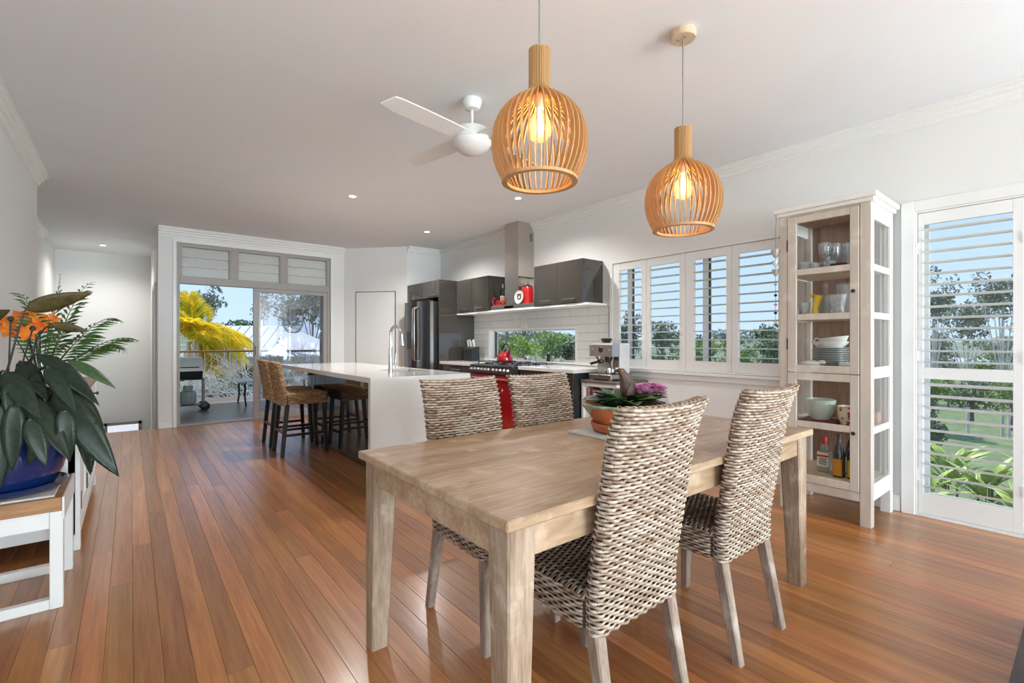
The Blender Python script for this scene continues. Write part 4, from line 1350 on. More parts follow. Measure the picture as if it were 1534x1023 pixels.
mb = MB(); mb.tube([(.030 * math.cos(a_), .030 * math.sin(a_) - .005, .010) for a_ in [2 * PI * i / 16 for i in range(16)]], .006, 6, closed=True); mb.tube([(.034, .04, .010), (.034, -.04, .010)], .006, 6); lo_ = mb.build('painted_letter', M['black'], po, world=False)
po.rotation_euler = (0, math.radians(-86), math.radians(0)); po.location = (0, 0, .088)
# spice rack on the chimney side: dark bar with small jars of utensils
rk = thing('utensil_rack', 'dark rail of small steel utensils fixed on the side of the hood chimney', 'rack', (4.09, 4.775, HZ + .29))
mb = MB(); mb.box(-.115, .125, -.008, .0145, .055, .075); mb.build('rail', M['black_metal'], rk, world=False)
for k in range(6):
    h_ = MB(); xx = -.095 + .038 * k; h_.tube([(xx, -.010, .066), (xx, -.016, .04), (xx, -.014, -.015 - .012 * (k % 3))], .004, 6); h_.lathe([(0, -.008), (.013, 0), (0, .008)], c=(xx, -.014, -.02 - .012 * (k % 3)), n=10); h_.build('utensil', M['chrome'], rk, smooth=True, world=False)

# base cupboards, counter, stove
def base_unit(y0, y1, label, drawers):
    t = thing('base_cupboard', label, 'cupboard', (3.93, (y0 + y1) / 2, 0), 0, 'charcoal base cupboards')
    mb = MB(); mb.box(3.640, XR - .02, y0, y1, .10, CZ - .041); mb.box(3.70, XR - .02, y0, y1, 0, .10); mb.build('body', M['black'], t)
    z = .10
    for hh in drawers:
        mb = MB(); mb.box(3.618, 3.639, y0 + .0015, y1 - .0015, z + .0015, z + hh - .0015, .0012); dr = mb.build('drawer' if len(drawers) > 1 else 'door', M['gloss_dark'], t)
        yc = (y0 + y1) / 2
        h_ = MB(); h_.box(3.592, 3.600, yc - .12, yc + .12, z + hh - .06, z + hh - .05)
        for q in (-.1, .1): h_.box(3.600, 3.618, yc + q - .004, yc + q + .004, z + hh - .059, z + hh - .051)
        h_.build('handle', M['steel'], dr); z += hh
    return t
base_unit(5.270, 6.197, 'charcoal drawer unit between stove and fridge panel', [.30, .30, .162])
base_unit(3.470, 4.350, 'charcoal base unit between stove and espresso bench', [.30, .30, .162])
for ya, yb, lab in ((5.262, 6.198, 'pale stone counter between stove and fridge panel'), (3.450, 4.356, 'pale stone counter below the low window, next to the espresso bench')):
    mb = MB(); mb.box(3.600, XR - .0135, ya, yb, CZ - .040, CZ, .003); tag(mb.build('counter_top', M['stone']), lab, 'benchtop', 'stone counters')
sv = thing('range_cooker', 'wide dark red range cooker with black control panel and chrome knobs', 'stove', (3.88, 4.81, 0))
Y0, Y1 = 4.362, 5.256
mb = MB(); mb.box(3.560, XR - .03, Y0, Y1, .10, .880, .003); mb.box(3.60, XR - .05, Y0 + .02, Y1 - .02, 0, .10); mb.build('body', M['black'], sv)
mb = MB(); mb.prism([(3.56, .790), (3.505, .800), (3.525, .895), (3.56, .905), (XR - .03, .905), (XR - .03, .880), (3.56, .880)], Y0, Y1, 'y'); cp = mb.build('control_panel', M['black'], sv)
mb = MB(); mb.box(3.512, 3.525, Y0, Y1, .893, .900); mb.build('trim_strip', M['chrome'], sv)
for k in range(11):
    yy = Y0 + .07 + k * .0745 + (.02 if k > 4 else 0)
    h_ = MB(); h_.lathe([(0, -.045), (.012, -.045), (.017, -.012), (.021, -.008), (.021, 0), (0, 0)], c=(3.516, yy, .848), n=16, axis='x'); h_.build('knob', M['chrome'], cp, smooth=True)
ym = 4.800
for ya, yb in ((Y0 + .006, ym - .004), (ym + .004, Y1 - .006)):
    mb = MB(); mb.box(3.522, 3.559, ya, yb, .13, .785, .006); dr = mb.build('oven_door', M['red_enamel'], sv)
    h_ = MB(); h_.tube([(3.485, ya + .03, .742), (3.485, yb - .03, .742)], .010, 10)
    for yy in (ya + .05, yb - .05): h_.tube([(3.524, yy, .742), (3.485, yy, .742)], .008, 8)
    h_.build('handle', M['chrome'], dr, smooth=True)
    h_ = MB(); yc = (ya + yb) / 2; h_.lathe([(.019, -.003), (.027, -.004), (.028, 0), (.019, 0)], c=(3.522, yc, .605), n=24, axis='x', closed=True); h_.box(3.5195, 3.522, yc - .008, yc + .008, .592, .618, .002); h_.build('badge', M['chrome'], dr, smooth=True)
for k, (bx_, by_) in enumerate(((3.72, 4.50), (3.72, 4.81), (3.72, 5.12), (4.02, 4.50), (4.02, 4.81), (4.02, 5.12))):
    h_ = MB(); h_.lathe([(0, .906), (.05, .906), (.05, .916), (.03, .922), (0, .922)], c=(bx_, by_, 0), n=20); bu = h_.build('burner', M['black_metal'], sv, smooth=True)
    g_ = MB()
    for a_ in range(4):
        an = a_ * PI / 2 + PI / 4
        g_.bar((bx_ + .03 * math.cos(an), by_ + .03 * math.sin(an), .932), (bx_ + .135 * math.cos(an), by_ + .135 * math.sin(an), .932), .010, .010)
        g_.bar((bx_ + .130 * math.cos(an), by_ + .130 * math.sin(an), .906), (bx_ + .130 * math.cos(an), by_ + .130 * math.sin(an), .932), .010, .010)
    g_.build('trivet', M['black_metal'], bu)
# kettle
kt = thing('kettle', 'round red stove-top kettle with black arched handle', 'kettle', (3.76, 4.815, .9375))
mb = MB(); mb.lathe([(0, 0), (.088, 0), (.100, .012), (.104, .045), (.094, .085), (.066, .118), (.036, .132), (0, .136)], n=36); mb.build('body', M['red_enamel'], kt, smooth=True, world=False)
mb = MB(); mb.lathe([(0, .134), (.014, .136), (.018, .150), (.010, .160), (0, .161)], n=16); mb.build('lid_knob', M['black'], kt, smooth=True, world=False)
mb = MB(); mb.tube([(.02, .085 * math.cos(a_), .105 + .125 * math.sin(a_)) for a_ in [PI * i / 16 for i in range(17)]], [.006] * 3 + [.011] * 11 + [.006] * 3, 8); mb.build('handle', M['black'], kt, smooth=True, world=False)
mb = MB(); mb.tube([(-.02, -.075, .075), (-.03, -.115, .115), (-.035, -.135, .150)], [.022, .015, .011], 12); mb.build('spout', M['red_enamel'], kt, smooth=True, world=False)
# little things on the sill of the low window
sill = SPL[2] + .001
o = thing('sugar_pot', 'small round silver pot on the low window sill behind the kettle', 'pot', (XR + .03, 4.97, sill))
mb = MB(); mb.lathe([(0, 0), (.030, 0), (.042, .022), (.044, .045), (.034, .068), (0, .072)], n=20); mb.build('body', M['chrome'], o, smooth=True, world=False)
mb = MB(); mb.lathe([(0, .070), (.010, .074), (.010, .086), (0, .090)], n=12); mb.build('knob', M['black'], o, smooth=True, world=False)
o = thing('figurine', 'little pale figurine on the low window sill', 'figurine', (XR + .03, 4.77, sill))
mb = MB(); mb.lathe([(0, 0), (.022, 0), (.024, .02), (.014, .055), (.012, .07), (0, .074)], n=14); mb.build('robe', M['label'], o, smooth=True, world=False)
mb = MB(); mb.lathe([(0, .068), (.012, .076), (.014, .088), (.008, .10), (0, .102)], n=14); mb.build('head', M['white_cer'], o, smooth=True, world=False)
o = thing('pepper_mill', 'small black pepper mill on the low window sill', 'pepper mill', (XR + .03, 4.54, sill))
mb = MB(); mb.lathe([(0, 0), (.026, 0), (.026, .02), (.018, .05), (.027, .075), (.022, .095), (0, .1)], n=18); mb.build('body', M['black'], o, smooth=True, world=False)
mb = MB(); mb.lathe([(0, .098), (.01, .1), (.012, .114), (0, .120)], n=14); mb.build('cap', M['chrome'], o, smooth=True, world=False)
o = thing('white_dish', 'shallow white dish on the low window sill', 'dish', (XR + .03, 4.36, sill))
mb = MB(); mb.lathe([(0, 0), (.030, 0), (.034, .006), (.052, .036), (.049, .037), (.030, .012), (0, .010)], n=24); mb.build('bowl', M['white_cer'], o, smooth=True, world=False)
# knife block
kb = thing('knife_block', 'dark knife block full of steel-handled knives', 'knife block', (4.03, 5.98, CZ))
mb = MB(); mb.prism([(-.07, 0), (.07, 0), (.07, .215), (-.02, .215), (-.07, .175)], -.11, .11, 'y'); mb.build('block', M['black'], kb, world=False)
for k in range(5):
    h_ = MB(); yy = -.08 + .04 * k; h_.tube([(.005 + .01 * (k % 2), yy, .195), (-.005 + .01 * (k % 2), yy, .25), (-.018 + .01 * (k % 2), yy, .325 - .012 * (k % 3))], [.009, .011, .012], 8); h_.build('knife_handle', M['white_metal'], kb, smooth=True, world=False)

# ------------------------------------------------------------------ espresso bench
EB0, EB1, EBX, EBZ = 2.970, 3.445, 3.700, .800
eb = thing('espresso_bench', 'white open-fronted bench with dark top under the espresso machine', 'bench', (3.96, 3.2, 0))
mb = MB(); mb.box(EBX + .02, XR - .02, EB0 + .015, EB0 + .040, 0, EBZ - .03); mb.box(EBX + .02, XR - .02, EB1 - .025, EB1, 0, EBZ - .03); mb.box(XR - .04, XR - .02, EB0 + .04, EB1 - .025, 0, EBZ - .03); mb.build('side_panel', M['trim'], eb)
mb = MB(); mb.box(EBX + .02, EBX + .04, EB0 + .04, EB1 - .025, EBZ - .065, EBZ - .03); mb.build('front_rail', M['trim'], eb)
for z_ in (.06, .36, .60):
    mb = MB(); mb.box(EBX + .025, XR - .04, EB0 + .04, EB1 - .025, z_, z_ + .018); mb.build('shelf', M['trim'], eb)
mb = MB(); mb.box(EBX, XR - .017, EB0, EB1 + .004, EBZ - .030, EBZ, .003); mb.build('top', M['bench_top'], eb)
fb = MB(); fb.box(3.76, 3.96, 3.13, 3.33, .6185, .685, .01); o = fb.build('food_box', M['white_cer']); tag(o, 'clear lidded food box on the shelf below the espresso machine', 'box')
fb = MB(); fb.box(3.755, 3.965, 3.125, 3.335, .686, .696, .004); fb.build('lid', M['pinkbox'], o)
for k, (yy, hh, mm) in enumerate(((3.065, .10, 'white_cer'), (3.035, .11, 'grey_cer'), (3.385, .085, 'pinkbox'))):
    fb = MB(); fb.box(3.76, 3.90, yy - .012, yy + .012, .6185, .6185 + hh, .002); o = fb.build('packet', M[mm]); tag(o, ['white upright packet on the shelf below the espresso machine', 'grey upright packet on the shelf below the espresso machine', 'pink packet on the shelf below the espresso machine'][k], 'packet')

# espresso machine, local: front faces -x
em = thing('espresso_machine', 'stainless espresso machine with bean hopper and group handle', 'coffee machine', (3.93, 3.235, EBZ))
mb = MB(); mb.box(-.165, .13, -.150, .150, .012, .062, .006)
for sx in (-.14, .10):
    for sy in (-.12, .12): mb.box(sx - .012, sx + .012, sy - .012, sy + .012, 0, .012)
mb.build('drip_base', M['steel'], em, world=False)
mb = MB(); mb.box(-.16, -.02, -.14, .14, .0625, .066); mb.build('drip_grate', M['black'], em, world=False)
mb = MB(); mb.box(-.030, .13, -.150, .150, .062, .27, .006); mb.build('rear_column', M['steel'], em, world=False)
mb = MB(); mb.prism([(-.15, .245), (.13, .245), (.13, .385), (-.125, .385), (-.15, .365)], -.150, .150, 'y'); hd = mb.build('head', M['steel'], em, world=False)
mb = MB(); mb.box(-.03, .132, -.1525, -.150, .075, .38, .001); mb.build('side_cover', M['white_metal'], em, world=False)
for yy, rr in ((.0, .030), (-.115, .014), (.115, .014)):
    h_ = MB(); h_.lathe([(0, -.158), (rr * .8, -.158), (rr, -.152), (rr, -.142), (0, -.142)], c=(0, yy, .315), n=20, axis='x'); h_.build('dial', M['black'] if rr > .02 else M['chrome'], hd, smooth=True, world=False)
for yy in (-.06, .07):
    h_ = MB(); h_.lathe([(.036, .246), (.036, .215), (.030, .205), (0, .205)], c=(-.095, yy, 0), n=20); h_.build('group_head', M['chrome'] if yy > 0 else M['black'], em, smooth=True, world=False)
h_ = MB(); h_.tube([(-.10, .05, .195), (-.18, .06, .180), (-.225, .065, .172)], [.012, .014, .015], 10); h_.lathe([(.034, .205), (.034, .185), (.022, .172), (0, .170)], c=(-.095, .05, 0), n=18); h_.build('portafilter', M['black'], em, smooth=True, world=False)
h_ = MB(); h_.tube([(-.09, -.12, .245), (-.12, -.125, .19), (-.115, -.122, .11)], .005, 8); h_.build('steam_wand', M['chrome'], em, smooth=True, world=False)
jg = thing('milk_jug', 'small steel milk jug on the drip tray of the espresso machine', 'jug', (3.845, 3.185, EBZ + .0665))
h_ = MB(); h_.lathe([(0, 0), (.036, 0), (.038, .006), (.034, .058), (.031, .060), (.031, .014), (0, .009)], n=24); h_.build('body', M['chrome'], jg, smooth=True, world=False)
h_ = MB(); h_.tube([(0, -.035, .050), (0, -.058, .045), (0, -.058, .018), (0, -.036, .012)], .004, 6); h_.build('handle', M['chrome'], jg, smooth=True, world=False)
h_ = MB(); h_.lathe([(0, .386), (.040, .386), (.045, .40), (.058, .420), (.058, .432), (0, .436)], c=(-.02, .03, 0), n=28); h_.build('bean_hopper', M['black'], em, smooth=True, world=False)
h_ = MB(); h_.box(.132, .165, -.12, .12, .10, .36, .006); h_.build('water_tank', M['alu'], em, world=False)

# ================================================================== DISPLAY CABINET
CX0, CX1, CY0, CY1 = 3.690, 4.190, .918, 1.466
cab = thing('display_cabinet', 'tall whitewashed display cabinet with glass doors and glass sides', 'cabinet', ((CX0 + CX1) / 2, (CY0 + CY1) / 2, 0))
PW = .062
for x0, x1 in ((CX0, CX0 + PW), (CX1 - .055, CX1)):
    for y0, y1 in ((CY0, CY0 + PW), (CY1 - PW + .012, CY1)):
        mb = MB(); mb.box(x0, x1, y0, y1, 0, 2.100, .003); mb.build('leg', M['cab_side'] if y0 < 1 and x0 > 3.9 else M['cab_paint'], cab)
mb = MB(); mb.box(CX0 - .035, CX1 + .02, CY0 - .035, CY1 + .035, 2.125, 2.158, .004); mb.box(CX0 - .018, CX1 + .01, CY0 - .018, CY1 + .018, 2.100, 2.125, .004); mb.build('cornice_top', M['cab_side'], cab)
yA, yB = CY0 + PW, CY1 - PW + .012
for z0, z1 in ((.157, .215), (2.088, 2.100)):
    mb = MB(); mb.box(CX0 + .002, CX0 + .03, yA, yB, z0, z1, .002); mb.build('front_rail', M['cab_paint'], cab)
for (z0, z1) in ((2.000, 2.100), (1.665, 1.708), (1.350, 1.392), (.955, 1.030), (.595, .640), (.160, .270)):
    for y0, y1 in ((CY0 + .006, CY0 + .030), (CY1 - .030, CY1 - .006)):
        mb = MB(); mb.box(CX0 + PW, CX1 - .055, y0, y1, z0, z1, .002); mb.build('side_rail', M['cab_side'], cab)
for y0 in (CY0 + .015, CY1 - .018):
    for z0, z1 in ((.270, .595), (.640, .955), (1.030, 1.350), (1.392, 1.665), (1.708, 2.000)):
        mb = MB(); mb.box(CX0 + PW, CX1 - .055, y0, y0 + .003, z0, z1); mb.build('side_pane', M['cab_glass'], cab)
nb = 6
for k in range(nb):
    a = CY0 + .012 + (CY1 - CY0 - .024) * k / nb; b_ = CY0 + .012 + (CY1 - CY0 - .024) * (k + 1) / nb
    mb = MB(); mb.box(CX1 - .018, CX1 - .004, a + .0008, b_ - .0008, .165, 2.095, .0015); mb.build('back_board', M['cab_back'], cab)
SH = [.275, .622, 1.005, 1.372, 1.690]
for z in SH:
    mb = MB(); mb.box(CX0 + .032, CX1 - .019, CY0 + .032, CY1 - .032, z - .018, z); mb.build('shelf', M['cab_shelf'], cab)
mb = MB(); mb.box(CX0 + .032, CX1 - .019, CY0 + .032, CY1 - .032, 2.085, 2.098); mb.build('roof_board', M['cab_back'], cab)


def cab_door(z0, z1, opens, knob_z):
    y0, y1 = yA + .0035, yB - .0035
    mb = MB(); sw = .056
    mb.box(CX0 - .004, CX0 + .022, y0, y0 + sw - .006, z0, z1, .002); mb.box(CX0 - .004, CX0 + .022, y1 - sw, y1, z0, z1, .002)
    zs = [z0] + [v for o in opens for v in o] + [z1]
    for k in range(0, len(zs), 2): mb.box(CX0 - .003, CX0 + .021, y0 + sw - .006, y1 - sw, zs[k], zs[k + 1], .002)
    d = mb.build('door', M['cab_paint'], cab)
    for o0, o1 in opens:
        g = MB(); g.box(CX0 + .010, CX0 + .013, y0 + sw - .006, y1 - sw, o0, o1); g.build('pane', M['cab_glass'], d)
    k_ = MB(); k_.lathe([(0, -.030), (.010, -.030), (.013, -.022), (.008, -.012), (.006, 0), (0, 0)], c=(CX0 - .004, y0 + .026, knob_z), n=16, axis='x'); k_.build('knob', M['black_metal'], d, smooth=True)
    for hz in ((z0 * .82 + z1 * .18), (z0 * .18 + z1 * .82)):
        h_ = MB(); h_.box(CX0 - .006, CX0 + .004, y1 - .002, y1 + .006, hz - .04, hz + .04); h_.build('hinge', M['black_metal'], d)


cab_door(.984, 2.086, [(1.035, 1.350), (1.392, 1.668), (1.710, 2.038)], 1.53)
cab_door(.218, .980, [(.270, .598), (.642, .930)], .60)


def lathe_thing(name, label, cat, group, loc, prof, m, n=24, lobes=0, amp=0.0, extra=None):
    t = thing(name, label, cat, loc, 0, group)
    mb = MB(); mb.lathe(prof, n=n, lobes=lobes, lobe_amp=amp); mb.build('vessel', M[m], t, smooth=True, world=False)
    return t


# top shelf: crystal
z = SH[4] + .0005
gob = [(0, 0), (.034, 0), (.034, .003), (.006, .010), (.0045, .07), (.008, .085), (.028, .105), (.036, .135), (.038, .200), (.0365, .200), (.034, .135), (.024, .108), (0, .095)]
for k, (xx, yy) in enumerate(((3.80, 1.215), (3.88, 1.180), (3.93, 1.115), (4.02, 1.16), (4.05, 1.25))):
    lathe_thing('wine_goblet', 'stemmed crystal goblet among others on the top cabinet shelf', 'glass', 'crystal goblets on the top shelf', (xx, yy, z), gob, 'crystal', 20)
for k, (xx, yy, r, hh) in enumerate(((3.785, 1.345, .048, .075), (3.80, 1.275, .030, .06), (3.90, 1.345, .052, .085), (3.95, 1.245, .040, .16))):
    lathe_thing('crystal_bowl', ['small cut crystal bowl at the front hinge side of the top shelf', 'little cut crystal tumbler in front of the goblets', 'cut crystal bowl behind another on the top shelf', 'tiered cut crystal dish with wide rim behind the small bowls'][k], 'bowl', None, (xx, yy, z),
                [(0, 0), (r * .6, 0), (r * .7, hh * .15), (r, hh), (r * .92, hh), (r * .6, hh * .22), (0, hh * .15)] if k < 3 else [(0, 0), (.035, 0), (.012, .03), (.012, .06), (.05, .085), (.052, .09), (.014, .10), (.014, .12), (.046, .150), (.048, .155), (0, .13)], 'cut_crystal', 24, 12, .06)
lathe_thing('black_bowl', 'dark glass bowl beneath the crystal tumbler on the top shelf', 'bowl', None, (3.80, 1.130, z), [(0, 0), (.030, 0), (.05, .03), (.053, .045), (.049, .045), (.03, .012), (0, .01)], 'dark_bottle', 28)
lathe_thing('tumbler', 'tall clear tumbler at the latch side of the top shelf', 'glass', None, (3.80, 1.062, z), [(0, 0), (.024, 0), (.035, .13), (.033, .13), (.022, .006), (0, .006)], 'crystal', 20)
lathe_thing('champagne_flute', 'narrow clear flute at the back of the top shelf', 'glass', None, (3.98, 1.03, z), [(0, 0), (.028, 0), (.005, .01), (.005, .09), (.022, .13), (.026, .25), (.024, .25), (.02, .13), (0, .1)], 'crystal', 20)
# second shelf
z = SH[3] + .0005
lathe_thing('crystal_vase', 'short flared crystal vase beside the yellow jug', 'vase', None, (3.78, 1.340, z), [(0, 0), (.028, 0), (.030, .01), (.030, .05), (.043, .105), (.039, .105), (.026, .05), (0, .012)], 'cut_crystal', 24, 10, .05)
lathe_thing('crystal_vase', 'wide flared crystal vase in the middle of the second shelf', 'vase', None, (3.79, 1.135, z), [(0, 0), (.036, 0), (.038, .012), (.038, .06), (.055, .150), (.051, .150), (.033, .06), (0, .014)], 'cut_crystal', 24, 10, .05)
yj = thing('yellow_jug', 'slim curved yellow glass jug on the second shelf', 'jug', (3.80, 1.262, z))
mb = MB()
ring = []
for i in range(15):
    f = i / 14
    yy = .012 * math.sin(f * PI * 1.2 + .4); r = .024 - .007 * math.sin(PI * f) + .006 * f
    ring.append((0, yy, .003 + .152 * f, r))
mb.tube([(a, b, c) for a, b, c, d in ring], [d for a, b, c, d in ring], 18); mb.build('body', M['yellow_glass'], yj, smooth=True, world=False)
mb = MB(); mb.tube([(0, .022, .150), (0, .050, .160), (0, .055, .158)], [.012, .008, .005], 10); mb.build('lip', M['yellow_glass'], yj, smooth=True, world=False)
lathe_thing('bud_vase', 'slender clear vase with wavy neck next to the yellow jug', 'vase', None, (3.815, 1.203, z), [(0, 0), (.022, 0), (.025, .05), (.018, .10), (.024, .145), (.022, .145), (.016, .10), (.02, .05), (0, .006)], 'crystal', 18)
lathe_thing('decanter', 'tall clear decanter with ball stopper at the back of the second shelf', 'decanter', None, (3.98, 1.265, z), [(0, 0), (.045, 0), (.052, .05), (.045, .11), (.016, .16), (.014, .20), (.022, .205), (.010, .212), (.020, .228), (.012, .25), (0, .255)], 'crystal', 20)
lathe_thing('cylinder_vase', 'large plain glass cylinder vase behind the flared crystal vase', 'vase', None, (3.96, 1.105, z), [(0, 0), (.085, 0), (.085, .235), (.082, .235), (.082, .006), (0, .006)], 'crystal', 28)
# third shelf: plates
z = SH[2] + .0005
pz = z
for k in range(12):
    r = .112 if k < 11 else .112
    t = lathe_thing('dinner_plate', ('topmost' if k == 11 else 'bottom' if k == 0 else 'middle') + ' blue-grey dinner plate of the tall stack on the third shelf', 'plate', 'stacked plates on the third shelf', (3.875, 1.205, pz), [(0, 0), (r * .6, 0), (r, .011), (r, .014), (r * .62, .004), (0, .004)], 'grey_cer', 36)
    pz += .0125
t = thing('serving_dish', 'oblong white serving dish on top of the plate stack', 'dish', (3.875, 1.205, pz + .003))
mb = MB(); mb.lathe([(0, 0), (.085, 0), (.118, .030), (.122, .042), (.115, .040), (.083, .008), (0, .008)], n=36, lobes=2, lobe_amp=.10); mb.build('vessel', M['white_cer'], t, smooth=True, world=False)
t = thing('gravy_boat', 'white gravy boat with loop handle on top of the serving dish', 'gravy boat', (3.870, 1.200, pz + .0115))
mb = MB()
rings = []
for f, a_, b_, zz in ((0, .055, .035, 0), (.4, .072, .045, .020), (.8, .085, .052, .050), (1, .090, .055, .062)):
    rings.append([(b_ * math.cos(q), -.010 + a_ * math.sin(q) * (1.12 if math.sin(q) < 0 else 1), zz + (.012 * (-math.sin(q)) if zz > .04 else 0)) for q in [2 * PI * i / 28 for i in range(28)]])
vs = [p for r in rings for p in r]; fs = [tuple(range(28))[::-1]] + [(28 * i + k, 28 * i + (k + 1) % 28, 28 * i + 28 + (k + 1) % 28, 28 * i + 28 + k) for i in range(3) for k in range(28)]
mb.add(vs, fs); mb.build('boat', M['white_cer'], t, smooth=True, world=False)
mb = MB(); mb.tube([(0, .066, .05), (0, .095, .056), (0, .105, .036), (0, .085, .012), (0, .060, .016)], .006, 8); mb.build('handle', M['white_cer'], t, smooth=True, world=False)
pg = thing('china_pig', 'small white china animal lying in front of the plate stack', 'figurine', (3.765, 1.290, z))
mb = MB(); mb.lathe([(0, -.065), (.016, -.060), (.026, -.03), (.029, .01), (.022, .045), (.014, .062), (0, .066)], c=(0, 0, .034), n=20, axis='y'); mb.build('body', M['white_cer'], pg, smooth=True, world=False)
mb = MB(); mb.lathe([(0, -.024), (.016, -.012), (.018, .008), (.009, .026), (0, .028)], c=(0, -.072, .048), n=16, axis='y'); mb.build('head', M['white_cer'], pg, smooth=True, world=False)
for a, b_ in ((-.014, -.04), (.014, -.04), (-.014, .04), (.014, .04)):
    mb = MB(); mb.tube([(a, b_, .018), (a, b_, 0)], [.009, .007], 8); mb.build('leg', M['white_cer'], pg, smooth=True, world=False)
for k, (xx, yy, hh) in enumerate(((3.765, 1.090, .055), (3.80, 1.050, .052))):
    t = thing('espresso_cup', 'small patterned cup at the latch side of the third shelf', 'cup', (xx, yy, z), 0, 'patterned cups on the third shelf')
    mb = MB(); mb.lathe([(0, 0), (.024, 0), (.029, .01), (.031, hh), (.028, hh), (.025, .012), (0, .008)], n=22); mb.build('cup', M['white_cer'], t, smooth=True, world=False)
    mb = MB(); mb.lathe([(.0305, .018), (.0315, .034)], n=22); mb.build('printed_band', M['grey_cer'], t, smooth=True, world=False)
# fourth shelf: bowls
z = SH[1] + .0005
mb = MB(); mb.box(3.745, 3.98, 1.14, 1.375, z, z + .012, .004); mb.box(3.75, 3.975, 1.145, 1.37, z + .0121, z + .022, .004)
tag(mb.build('folded_cloth', M['maroon']), 'folded maroon cloth under the mint bowl', 'cloth')
t = lathe_thing('mint_bowl', 'large mint green bowl on a folded maroon cloth', 'bowl', None, (3.862, 1.262, z + .0225), [(0, 0), (.055, 0), (.060, .006), (.088, .075), (.096, .140), (.092, .142), (.083, .075), (.052, .012), (0, .010)], 'mint', 36)
t = lathe_thing('flowered_bowl', 'cream bowl printed with small red and green sprigs', 'bowl', None, (3.815, 1.064, z), [(0, 0), (.050, 0), (.054, .006), (.074, .06), (.080, .135), (.076, .136), (.070, .06), (.048, .012), (0, .010)], 'flowered', 36)
mb = MB(); mb.box(4.02, 4.10, .962, 1.01, z, z + .085, .003); tag(mb.build('small_box', M['pinkbox']), 'small pink box behind the flowered bowl', 'box')
# bottom shelf: bottles
z = SH[0] + .0005
gb = thing('gin_bottle', 'square clear bottle with red cap and cream label', 'bottle', (3.85, 1.232, z))
mb = MB(); mb.box(-.034, .034, -.038, .038, 0, .150, .008); mb.prism([(-.034, .150), (.034, .150), (.016, .185), (-.016, .185)], -.016, .016, 'y'); mb.lathe([(.016, .150), (.014, .20), (0, .20)], n=16); mb.build('body', M['gin_glass'], gb, smooth=True, world=False)
mb = MB(); mb.lathe([(0, .196), (.0165, .196), (.0175, .200), (.0175, .245), (.015, .250), (0, .250)], n=18); mb.build('cap', M['clear_red'], gb, smooth=True, world=False)
mb = MB(); mb.box(-.0352, -.0342, -.036, .036, .040, .140); lb = mb.build('label_front', M['label'], gb, world=False)
mb = MB(); mb.box(-.0362, -.0353, -.036, .036, .108, .122)
mb.build('label_stripe', M['clear_red'], lb, world=False)
for k, (zz, wd) in enumerate(((.096, .050), (.084, .040), (.072, .054), (.058, .044))):
    mb = MB(); mb.box(-.0362, -.0353, -wd / 2, wd / 2, zz - .003, zz + .003); mb.build('label_print', M['black'], lb, world=False)
bt = [(0, 0), (.036, 0), (.038, .008), (.038, .165), (.030, .195), (.014, .225), (.013, .275), (.016, .278), (.016, .292), (0, .292)]
for k, (xx, yy, mm, lm, lab) in enumerate(((3.775, 1.122, 'dark_bottle', 'amber', 'dark bottle with orange label on the bottom cabinet shelf'), (3.79, 1.040, 'dark_bottle', 'yellow_glass', 'dark bottle with yellow label on the bottom cabinet shelf'), (3.90, 1.085, 'dark_bottle', 'label', 'dark green bottle at the back of the bottom cabinet shelf'))):
    t = thing('liqueur_bottle', lab, 'bottle', (xx, yy, z), 0, 'dark bottles on the bottom shelf')
    mb = MB(); mb.lathe([(r, h_ * (1.0 if k < 2 else 1.12)) for r, h_ in bt], n=24); mb.build('body', M[mm], t, smooth=True, world=False)
    mb = MB(); nn = 12; arcs = [(.0385 * math.cos(a_), .0385 * math.sin(a_)) for a_ in [PI * .62 + PI * .62 * i / nn for i in range(nn + 1)]]
    mb.grid([[(a, b, .012) for a, b in arcs], [(a, b, .125) for a, b in arcs]]); mb.build('bottle_label', M[lm], t, smooth=True, world=False)
# shell chime hanging beside the cabinet
ch = thing('shell_chime', 'string of grey shells and beads hanging beside the display cabinet', 'wind chime', (3.700, 1.500, 2.12))
ch_x, ch_y = 0, -.008
mb = MB(); mb.tube([(0, -.0, .005), (0, -.006, -.02), (0, 0, -.1), (0, 0, -.80)], .0018, 5); mb.tube([(0, -.012, .0), (0, 0, -.02)], .0018, 5); mb.build('string', M['cord'], ch, world=False)
for k, (zz, r, mm) in enumerate(((-.27, .030, 'shell'), (-.345, .022, 'white_cer'), (-.41, .024, 'shell'), (-.50, .010, 'shell'), (-.58, .012, 'black'), (-.65, .011, 'pinkbox'), (-.71, .012, 'black'), (-.77, .013, 'shell'))):
    mb = MB()
    if k < 3: mb.lathe([(0, -r * 1.3), (r * .4, -r), (r * .8, 0), (r, r * .7), (r * .85, r * .9), (0, r)], c=(0, 0, zz), n=14, lobes=7, lobe_amp=.08)
    else: mb.lathe([(0, -r), (r * .8, -r * .5), (r, 0), (r * .8, r * .5), (0, r)], c=(0, 0, zz), n=10)
    mb.build('shell' if k < 3 else 'bead', M[mm], ch, smooth=True, world=False)

